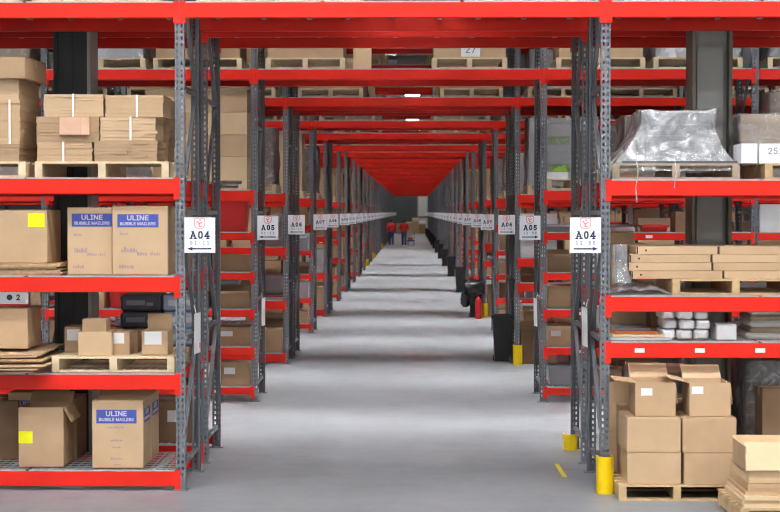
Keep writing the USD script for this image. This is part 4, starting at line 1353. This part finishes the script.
def pallet_pair(i, side, b, zt, yo, room, rr, lev, kinds=('brown', 'white', 'brown', 'purple', 'grey'), hmin=0.5, count=2):
    y = row_y(i) + yo + 0.03
    x0 = (XL - b * BAY - BAY) if side < 0 else (XR + b * BAY)
    code = f'A{i + 4:02d}'; sd = 'left' if side < 0 else 'right'
    lv = 'top' if zt > 3 else 'upper'
    place = ('front ' if yo == 0 else 'rear ') if i % 2 == 0 else ''
    for k in range(count):
        c = x0 + BAY * (0.27 + 0.46 * k)
        near = (k == 1) if side < 0 else (k == 0)
        pos = 'inner' if near else 'outer'
        loc = f'on {sd} {code} {place}{lv} shelf, {["", "second bay, ", "third bay, "][b]}{pos} place'
        kd = rr.choice(kinds); h = rr.uniform(hmin, 1.0) * (room - 0.22)
        pallet(f'wooden pallet {loc}', c - 0.53, c + 0.53, y, zt + E, 1.0, 'wood_pale', group=f'pallets on rack {code}')
        if kd == 'brown' and rr.random() < 0.5:
            bundle(f'large brown carton stack {loc}', c - 0.5, c + 0.5, y + 0.02, zt + E + 0.13, h, 0.9, rr.choice(['card_tan', 'card_brown', 'card_sand']), n=max(2, int(h / 0.25)), strap=None, group=f'loads on rack {code}', ragged=0.006)
        else:
            wrapped_load(f'film-wrapped {kd if kd != "green" else "green and white"} load {loc}', c - 0.5, c + 0.5, y + 0.02, zt + E + 0.13, h, 0.92, kd, 'clear_film' if kd != 'white' else 'milky_film', group=f'loads on rack {code}', seed=rr.randint(1, 9999))


def bridge_pallets(i, yo, rr, spec):
    """Loads standing on the beams over the aisle: (x0, x1, height, kind or None)."""
    y = row_y(i) + yo + 0.03
    code = f'A{i + 4:02d}'
    for k, (a, b, h, kd) in enumerate(spec):
        loc = f'on {code} {"rear " if yo else ""}beams over the aisle, {["left", "right"][k]} one'
        pallet(f'wooden pallet {loc}', a, b, y, TOPZ + E, 1.0, 'wood_pale', group='pallets on the beams over the aisle')
        if kd == 'brown':
            bundle(f'tan carton stack {loc}', a + 0.02, b - 0.02, y + 0.02, TOPZ + E + 0.13, h, 0.95, rr.choice(['card_tan', 'card_sand']), n=max(2, int(h / 0.25)), strap=None, group='loads over the aisle', ragged=0.006)
        elif kd:
            wrapped_load(f'film-wrapped {kd} load {loc}', a, b, y + 0.02, TOPZ + E + 0.13, h, 0.92, kd, seed=rr.randint(1, 9999), group='loads over the aisle')


# first rack: loads above the top beam, and the rear half behind the posts
rr = random.Random(101)
for s in (-1, 1):
    pallet_pair(0, s, 0, TOPZ, 0, 1.3, rr, 4)
    pallet_pair(0, s, 0, TOPZ, REAR, 1.3, rr, 4)
bridge_pallets(0, 0, rr, [(-1.76, -0.42, 0.9, 'brown'), (0.45, 1.46, 0.9, 'brown')])
bridge_pallets(0, REAR, rr, [(-1.7, -0.5, 0.9, 'brown'), (0.45, 1.45, 0.9, 'brown')])
rr = random.Random(33)
shelf_cartons(0, -1, 0, LV_DL[0], 0, REAR, 0.5, 0.35, 0.5, 0.25, rr, 3)
shelf_cartons(0, -1, 0, LV_DL[2], 2, REAR, 0.6, 0.28, 0.42, 0.5, rr, 1)
shelf_cartons(0, 1, 0, LV_DR[2], 2, REAR, 0.6, 0.4, 0.55, 0.6, rr, 1)
shelf_cartons(0, 1, 0, LV_DR[0], 0, REAR, 0.28, 0.35, 0.5, 0.3, rr, 2)

# racks A05 to A08 in full
for i in (1, 2, 3, 4):
    rr = random.Random(500 + i)
    nb = nbays(i)
    for side in (-1, 1):
        for b in range(nb):
            if i % 2:
                lv = LV_S
                for q in range(5):
                    room = lv[q + 1] - lv[q] - 0.1
                    if i == 1 and q == 4 and b == 0:
                        continue
                    if i == 1 and side < 0 and b == 1 and q == 2:
                        continue
                    if b == 0:
                        shelf_cartons(i, side, b, lv[q], q, 0, room, 0.27, 0.5, 0.06, rr, 5 if i == 1 else 3)
                    else:
                        shelf_cartons(i, side, b, lv[q], q, 0, room, 0.5, 0.75, 0.3, rr, 3 if i == 1 else 1, fill=0.7)
                if i == 1 and b == 0:
                    pass
                else:
                    pallet_pair(i, side, b, 2.53, 0, 1.3, rr, 5, hmin=0.6)
                pallet_pair(i, side, b, TOPZ, 0, 1.3, rr, 6, kinds=('white', 'grey', 'brown', 'white'))
            else:
                lv = LV_DL if side < 0 else LV_DR
                for yo in (0, REAR):
                    for q, zt in enumerate(lv[:-1]):
                        room = lv[q + 1] - zt - 0.14
                        if b == 0:
                            shelf_cartons(i, side, b, zt, q, yo, room, 0.3, 0.55, 0.12, rr, 4 if yo == 0 else 2, fill=0.9)
                        elif yo == 0:
                            shelf_cartons(i, side, b, zt, q, yo, room, 0.55, 0.8, 0.4, rr, 2, fill=0.6)
                    if yo == 0:
                        pallet_pair(i, side, b, lv[-1], yo, 1.3, rr, 3, hmin=0.6)
                        if side > 0 and b == 0:
                            shelf_cartons(i, side, b, 0.0 - E, 8, yo, 0.9, 0.45, 0.6, 0.25, rr, 2)
                    if yo == 0 or b == 0:
                        pallet_pair(i, side, b, TOPZ, yo, 1.2, rr, 4, kinds=('white', 'grey', 'brown'))
# A05 top and upper shelves, as seen in the photograph
Y5 = row_y(1) + 0.03
zt = LV_S[5] + E
x0, x1 = PX(166, 247, Y5); pallet('wooden pallet under the tall tan carton stack behind the left posts', x0 - 0.25, x1, Y5, zt, 1.0, 'wood_pale')
hh = (at(200, 90, Y5)[2] - zt - 0.13) / 4
for q in range(4):
    for s in range(2):
        a, b = (x0 - 0.25, (x0 + x1) / 2 - 0.13) if s == 0 else ((x0 + x1) / 2 - 0.12, x1)
        carton(f'large pale tan carton behind the left posts, {["lowest", "second", "third", "topmost"][q]} tier, {["outer", "aisle"][s]} column', a, b, Y5 + 0.02, zt + 0.13 + q * hh, hh - 0.002, 0.9, 'card_pale' if (q + s) % 2 else 'card_sand', group='tall tan carton stack on rack A05')
x0, x1 = PX(40, 150, Y5)
pallet('wooden pallet on the upper A05 shelf, outer place at left', x0, x1, Y5, zt, 1.0, 'wood_pale')
wrapped_load('film-wrapped brown load on the upper A05 shelf, outer place at left', x0, x1, Y5 + 0.02, zt + 0.13, 0.7, 0.9, 'brown', seed=77)
x0, x1 = PX(547, 551, Y5)
a, b = PX(546.5, 600, Y5)
pallet('wooden pallet under the green and white wrapped load behind the right posts', a, b, Y5, zt, 1.0, 'wood_pale')
a2, b2 = PX(546.5, 556, Y5)
wrapped_load('green and white printed load wrapped in film behind the right posts', a, (a + b) / 2 - 0.02, Y5 + 0.02, zt + 0.13, at(550, 124, Y5)[2] - zt - 0.13, 0.9, 'green', seed=61)
wrapped_load('purplish brown film-wrapped load behind the right posts', (a + b) / 2, b, Y5 + 0.02, zt + 0.13, at(560, 132, Y5)[2] - zt - 0.13, 0.9, 'purple', seed=62)
a, b = PX(625, 720, Y5)
pallet('wooden pallet on the upper A05 shelf, outer place at right', a, b, Y5, zt, 1.0, 'wood_pale')
wrapped_load('film-wrapped brown load on the upper A05 shelf, outer place at right', a, b, Y5 + 0.02, zt + 0.13, 0.75, 0.9, 'brown', seed=78)
# red tote and friends on A05 shelf five, left
x0, x1 = PX(214, 246.5, Y5); tote('bright red plastic bin on the A05 shelf left of the A05 sign', x0, x1, Y5 + 0.02, LV_S[4] + E, 0.36, 0.45, 'tote_red')
x0, x1 = PX(150, 210, Y5); carton('brown carton left of the red plastic bin on the A05 shelf', x0, x1, Y5 + 0.05, LV_S[4] + E, 0.3, 0.5, 'card_brown')
zz = LV_S[4] + E
x0, x1 = PX(643, 669, Y5); tote('low red plastic tray on the A05 shelf seen right of the right post', x0, x1, Y5 + 0.02, zz, 0.085, 0.4, 'tote_red')
x0, x1 = PX(676, 693, Y5); carton('brown carton on the A05 shelf just left of the grey column', x0, x1, Y5 + 0.05, zz, 0.24, 0.4, 'card_brown')
x0, x1 = PX(546, 571, Y5); tote('low grey tray on the A05 shelf right of the A05 sign', x0, x1, Y5 + 0.02, zz, 0.09, 0.45, 'tote_grey')
x0, x1 = PX(575, 598, Y5); soft_pack('small white bag on the A05 shelf behind the right posts', x0, x1, Y5 + 0.05, zz, 0.10, 0.4, 'white_pack', seed=91)
x0, x1 = PX(613, 636, Y5); soft_pack('flat white bag on the A05 shelf seen right of the right post', x0, x1, Y5 + 0.05, zz, 0.07, 0.4, 'white_pack', seed=92)
zz = LV_S[2] + E
x0, x1 = PX(-12, 27, Y5)
t = carton('white box with red stripe and dark 2 on A05 shelf, left edge', x0, x1, Y5 + 0.04, zz, 0.22, 0.4, 'white_pack', tape=False)
w = x1 - x0
obj('stripe', MB().box(-w / 2, w / 2, -0.2012, -0.2, 0.02, 0.05), 'tote_red', t)
v, f = slab_letters('2', 0.07)
mbt = MB().add(face_front(v) + [w * 0.24, -0.2, 0.13], f)
mbt.add(*MB().tube([(w * 0.02, -0.2, 0.13), (w * 0.02, -0.2025, 0.13)], 0.035, 14).get())
obj('printing', mbt, 'black_plastic', t)
x0, x1 = PX(29, 39, Y5); bundle('tan flat-carton bundle right of the red-striped white box', x0, x1, Y5 + 0.05, zz, 0.22, 0.4, 'card_tan', n=5, strap=None)
# loads over the aisle
rr = random.Random(8)
bx = lambda p0, p1, i: PX(p0, p1, row_y(i) + 0.03)
bridge_pallets(1, 0, rr, [(*bx(266, 345, 1), 0.62, 'brown'), (*bx(432, 507, 1), 0.62, 'brown')])
a, b = bx(353, 371, 1)
carton('tall pale carton standing right of the A05 carton stack over the aisle', a, b, row_y(1) + 0.1, TOPZ + E, 0.7, 0.4, 'card_pale')
a, b = bx(461, 480, 1)
t = thing('paper_notice', 'white paper notice marked 27 on the carton stack over the aisle', 'notice', ((a + b) / 2, row_y(1) + 0.03, TOPZ + E + 0.14))
obj('sheet', MB().box(-(b - a) / 2, (b - a) / 2, 0.0, 0.004, 0, 0.17), 'paper_white', t)
v, f = text('27', 0.08, 0.001)
obj('lettering', (face_front(v) + [0, -0.0005, 0.085], f), 'tote_grey', t)
bridge_pallets(2, 0, rr, [(*bx(298, 363, 2), 0.45, 'brown'), (*bx(440, 503, 2), 0.45, 'brown')])
bridge_pallets(2, REAR, rr, [(-1.8, -0.75, 0.6, 'grey'), (0.35, 1.4, 0.6, 'brown')])
bridge_pallets(3, 0, rr, [(-1.75, -0.7, 0.7, 'brown'), (0.4, 1.45, 0.5, 'grey')])
bridge_pallets(4, 0, rr, [(-1.7, -0.68, 0.7, 'grey'), (0.45, 1.45, 0.6, 'brown')])

# racks A09 and beyond: goods too small and too many to pick apart
mb, pw = MB(), MB()
rr = random.Random(77)
def fill_run(xa, side, length, y, zt, room, wmin, wmax, dens):
    x = 0.04
    while True:
        w = rr.uniform(wmin, wmax)
        if x + w > length:
            break
        if rr.random() < dens:
            h = rr.uniform(0.4, 0.95) * room; dp = rr.uniform(0.4, 0.8)
            a, b = (xa + x, xa + x + w) if side > 0 else (xa - x - w, xa - x)
            mb.box(a, b, y + 0.03, y + 0.03 + dp, zt + E, zt + E + h)
        x += w + rr.uniform(0.01, 0.15)
def far_pallet(a, b, y, zt):
    for s in (0, 0.5, 1):
        xc = a + 0.03 + s * (b - a - 0.06); pw.box(xc - 0.03, xc + 0.03, y, y + 1.0, zt + 0.016, zt + 0.112)
    pw.box(a, b, y, y + 1.0, zt + 0.112, zt + 0.13); pw.box(a, b, y, y + 0.1, zt, zt + 0.016)
for i in range(NROW):
    y0 = row_y(i)
    for yo in HALF(i):
        for b in range(min(2, nbays(i))):
            for side in (-1, 1):
                for k in (0, 1):
                    c = (XL if side < 0 else XR) + side * (b * BAY + BAY * (0.27 + 0.46 * k))
                    far_pallet(c - 0.53, c + 0.53, y0 + yo + 0.03, UPZ + E)
                    mb.box(c - 0.52, c + 0.52, y0 + yo + 0.05, y0 + yo + 0.95, UPZ + E + 0.13, UPZ + E + 0.13 + rr.uniform(0.7, 1.2))
        for a, b in ((-1.76, -0.68), (0.36, 1.44)):
            far_pallet(a, b, y0 + yo + 0.03, UPZ + E)
            mb.box(a + 0.02, b - 0.02, y0 + yo + 0.05, y0 + yo + 0.95, UPZ + E + 0.13, UPZ + E + 0.13 + rr.uniform(0.7, 1.2))
for i in range(5, NROW):
    y0 = row_y(i)
    for side in (-1, 1):
        for b in range(nbays(i)):
            xa = XL - b * BAY - PW / 2 if side < 0 else XR + b * BAY + PW / 2
            L = BAY - PW
            for yo in HALF(i):
                lv = LV_S if i % 2 else (LV_DL if side < 0 else LV_DR)
                for q, zt in enumerate(lv):
                    nxt = (lv + [TOPZ])[q + 1]
                    if zt > 2.4:
                        for k in (0, 1):
                            a = (xa - L * (0.02 + 0.5 * k) - 1.06) if side < 0 else (xa + L * (0.02 + 0.5 * k))
                            far_pallet(a, a + 1.06, y0 + yo + 0.03, zt + E)
                            mb.box(a, a + 1.05, y0 + yo + 0.05, y0 + yo + 0.95, zt + E + 0.13, zt + E + 0.13 + rr.uniform(0.5, 1.05))
                    else:
                        fill_run(xa, side, L, y0 + yo, zt, nxt - zt - 0.1, 0.25, 0.6, 0.85)
                if yo == 0:
                    for k in (0, 1):
                        a = (xa - L * (0.02 + 0.5 * k) - 1.06) if side < 0 else (xa + L * (0.02 + 0.5 * k))
                        far_pallet(a, a + 1.06, y0 + yo + 0.03, TOPZ + E)
                        mb.box(a, a + 1.05, y0 + yo + 0.05, y0 + yo + 0.95, TOPZ + E + 0.13, TOPZ + E + 0.13 + rr.uniform(0.4, 1.0))
    for a, b, yo in [(a, b, yo) for yo in HALF(i) for a, b in ((-1.72, -0.66), (0.45, 1.45))]:
        if rr.random() < 0.85:
            far_pallet(a, b, y0 + yo + 0.03, TOPZ + E)
            mb.box(a + 0.02, b - 0.02, y0 + yo + 0.05, y0 + yo + 0.95, TOPZ + E + 0.13, TOPZ + E + 0.13 + rr.uniform(0.3, 0.8))
o = obj('carton_mass', mb, 'many_cartons'); tag(o, 'countless cartons and packs on the distant racks beyond sign A08', 'boxes', kind='stuff')
o = obj('pallet_mass', pw, 'wood_pale'); tag(o, 'pale wooden pallets on the distant racks beyond sign A08', 'pallets', kind='stuff')

# goods heaped before the far wall
rr = random.Random(5)
yq = FAR - 5.5
for q, (x, w, h, m, lab) in enumerate(((-1.3, 0.8, 1.1, 'card_tan', 'tan carton in the far heap, partly behind the two people'), (-0.35, 0.7, 0.9, 'card_pale', 'pale carton in the far heap, left part'), (0.35, 0.8, 1.3, 'card_sand', 'tallest light tan carton in the far heap'),
                                       (1.05, 0.7, 1.0, 'card_brown', 'brown carton in the far heap, right end'))):
    carton(lab, x - w / 2, x + w / 2, yq + rr.uniform(-0.4, 0.4), 0, h, 0.8, m, rot=rr.uniform(-12, 12), group='heap of goods before the far wall')
for q, (x, z0) in enumerate(((0.3, 1.3), (1.0, 1.0), (-0.35, 0.9))):
    soft_pack(['pale sack on top of the tallest carton in the far heap', 'pale sack on the right carton of the far heap', 'pale sack on the left carton of the far heap'][q], x - 0.35, x + 0.35, yq, z0 + 0.005, 0.35, 0.6, ['card_pale', 'white_pack', 'wood_pale'][q], seed=q + 50, group='heap of goods before the far wall', name='sack', cat='sack')

# ------------------------------------------------------------------ the two people walking away, and their cart
def hull_bone(a, b, ra, rb, n=12):
    s1 = manifold3d.Manifold.sphere(ra, n).translate(list(map(float, a))); s2 = manifold3d.Manifold.sphere(rb, n).translate(list(map(float, b)))
    return manifold3d.Manifold.batch_hull([s1, s2])


def soften(m, it=8, L=0.03):
    k = m.refine_to_length(L).to_mesh()
    tm = trimesh.Trimesh(k.vert_properties[:, :3], k.tri_verts, process=True)
    trimesh.smoothing.filter_taubin(tm, iterations=it)
    return tm


def person(lab, x, y, lean, stride, arm):
    """Seen from behind (facing +y). arm: 'ahead' = both hands in front, 'down' = hanging."""
    t = thing('person', lab, 'person', (x, y, 0), lean, group=None)
    P = dict(hipL=(-0.09, 0, 0.92), hipR=(0.09, 0, 0.92), kneeL=(-0.10, 0.10 * stride, 0.50), kneeR=(0.10, -0.02 * stride + 0.03, 0.50), ankL=(-0.10, 0.14 * stride, 0.09), ankR=(0.10, -0.20 * stride, 0.10),
             pelvis=(0, 0, 0.98), waist=(0, 0, 1.12), chest=(0, 0.0, 1.33), neck=(0, 0.02, 1.50), head=(0, 0.05, 1.65), shL=(-0.19, 0, 1.42), shR=(0.19, 0, 1.42))
    if arm == 'ahead':
        P.update(elL=(-0.27, 0.08, 1.17), elR=(0.27, 0.08, 1.17), wrL=(-0.16, 0.30, 1.10), wrR=(0.16, 0.30, 1.10))
    else:
        P.update(elL=(-0.28, -0.03, 1.15), elR=(0.28, 0.05, 1.15), wrL=(-0.29, 0.06, 0.90), wrR=(0.28, 0.16, 0.92))
    B = lambda a, b, ra, rb: hull_bone(P[a], P[b], ra, rb)
    body = B('neck', 'head', 0.055, 0.06)
    sk = [B('elL', 'wrL', 0.045, 0.032), B('elR', 'wrR', 0.045, 0.032), B('shL', 'elL', 0.055, 0.045), B('shR', 'elR', 0.055, 0.045), hull_bone(P['shL'], P['shR'], 0.07, 0.07), B('chest', 'neck', 0.12, 0.055), B('pelvis', 'chest', 0.13, 0.13),
          B('hipL', 'kneeL', 0.085, 0.058), B('hipR', 'kneeR', 0.085, 0.058), B('kneeL', 'ankL', 0.057, 0.04), B('kneeR', 'ankR', 0.057, 0.04)]
    h = np.array(P['head'])
    sk.append(manifold3d.Manifold.sphere(1, 20).scale([0.075, 0.095, 0.115]).translate(list(h)))
    sk.append(manifold3d.Manifold.sphere(0.018, 8).translate(list(h + [0, 0.098, -0.01])))
    sk.append(manifold3d.Manifold.sphere(1, 12).scale([0.05, 0.05, 0.05]).translate(list(h + [0, 0.04, -0.07])))
    for s in (-1, 1):
        sk.append(manifold3d.Manifold.sphere(1, 10).scale([0.012, 0.022, 0.033]).translate(list(h + [s * 0.077, 0.0, -0.01])))
        w = np.array(P['wrL' if s < 0 else 'wrR']); e = np.array(P['elL' if s < 0 else 'elR']); dd = (w - e) / np.linalg.norm(w - e)
        side = np.cross(dd, [1, 0, 0.0]); side /= np.linalg.norm(side)
        palm = w + dd * 0.05
        sk.append(hull_bone(w, palm, 0.03, 0.034))
        for q in range(4):
            k0 = palm + side * (q - 1.5) * 0.021 + dd * 0.03
            k1 = k0 + dd * (0.035, 0.042, 0.04, 0.03)[q] + np.array([-s * 0.008, 0, 0])
            k2 = k1 + dd * 0.025 + np.array([-s * 0.015, 0, -0.004])
            sk += [hull_bone(k0, k1, 0.0095, 0.009, 8), hull_bone(k1, k2, 0.009, 0.008, 8)]
        th = w + dd * 0.02 + side * 0.03
        sk.append(hull_bone(th, th + dd * 0.04 + side * 0.025, 0.011, 0.009, 8))
    for m in sk:
        body = body + m
    obj('body', soften(body, 4, 0.02), 'skin', t, smooth=True)
    shirt = hull_bone((-0.08, 0, 0.98), (0.08, 0, 0.98), 0.13, 0.13) + manifold3d.Manifold.batch_hull([hull_bone((-0.07, 0, 0.98), (0.07, 0, 0.98), 0.135, 0.135), hull_bone((-0.11, 0, 1.32), (0.11, 0, 1.32), 0.135, 0.135), hull_bone((-0.17, 0, 1.42), (0.17, 0, 1.42), 0.085, 0.085)])
    shirt = shirt + B('chest', 'neck', 0.13, 0.07)
    for s in 'LR':
        shirt = shirt + hull_bone(P['sh' + s], P['el' + s], 0.088, 0.072) + hull_bone(P['el' + s], np.array(P['el' + s]) * 0.45 + np.array(P['wr' + s]) * 0.55, 0.07, 0.06)
    obj('shirt', soften(shirt, 8), 'shirt_red', t, smooth=True)
    jeans = manifold3d.Manifold.batch_hull([hull_bone((-0.07, 0, 0.99), (0.07, 0, 0.99), 0.128, 0.128), hull_bone(P['hipL'], P['hipR'], 0.115, 0.115)])
    for s in 'LR':
        jeans = jeans + hull_bone(P['hip' + s], P['knee' + s], 0.11, 0.08) + hull_bone(P['knee' + s], P['ank' + s], 0.08, 0.068)
    obj('jeans', soften(jeans, 6), 'denim', t, smooth=True)
    hair = manifold3d.Manifold.sphere(1, 20).scale([0.085, 0.105, 0.122]).translate(list(h + [0, -0.012, 0.012]))
    hair = hair - manifold3d.Manifold.cube([0.4, 0.3, 0.4], True).translate(list(h + [0, 0.19, -0.08])) - manifold3d.Manifold.cube([0.4, 0.4, 0.2], True).translate(list(h + [0, 0, -0.16]))
    obj('hair', soften(hair, 4, 0.03), 'hair', t, smooth=True)
    for s in 'LR':
        a = np.array(P['ank' + s])
        zz = a[2] - 0.09
        sh = hull_bone((a[0], a[1] - 0.03, zz + 0.045), (a[0], a[1] + 0.15, zz + 0.035), 0.045, 0.035)
        sh = sh - manifold3d.Manifold.cube([1, 1, 0.2], True).translate([float(a[0]), float(a[1]), zz - 0.1 + 0.001])
        obj('shoe', soften(sh, 2, 0.03), 'shoe', t, smooth=True)
    return t


DP = 8.36 * D
xa = at(391.3, 230, DP * 1.015)[0]; person('person in red shirt and jeans walking away, left of the pair', xa, DP * 1.015, 4, 0.7, 'down')
xb = at(404, 230, DP)[0]; person('person in red shirt and dark jeans, right of the pair, by blue cart', xb, DP, -3, 0.6, 'ahead')
xc = at(411, 230, DP + 0.4)[0]
t = thing('hand_cart', 'small blue hand cart with an orange box, right of the two people', 'cart', (xc, DP + 0.4, 0))
obj('platform', MB().box(-0.25, 0.25, -0.35, 0.35, 0.28, 0.36), 'cart_blue', t)
obj('handle', MB().tube([(0.24, -0.32, 0.36), (0.24, -0.36, 1.0), (0.24, 0.0, 1.02), (0.24, 0.32, 1.0), (0.24, 0.3, 0.36)], 0.018, 7), 'tote_grey', t)
for sx in (-1, 1):
    for sy in (-1, 1):
        obj('wheel', MB().tube([(sx * 0.2 - 0.02, sy * 0.28, 0.1), (sx * 0.2 + 0.02, sy * 0.28, 0.1)], 0.1, 12), 'black_plastic', t)
        obj('caster', MB().box(sx * 0.2 - 0.03, sx * 0.2 + 0.03, sy * 0.28 - 0.03, sy * 0.28 + 0.03, 0.19, 0.28), 'tote_grey', t)
o = obj('orange_crate', MB().box(xc - 0.2, xc + 0.14, DP + 0.15, DP + 0.6, 0.361, 0.54).box(xc - 0.22, xc + 0.16, DP + 0.13, DP + 0.62, 0.52, 0.55), 'orange_plastic'); tag(o, 'orange box lying on the small blue hand cart', 'box')
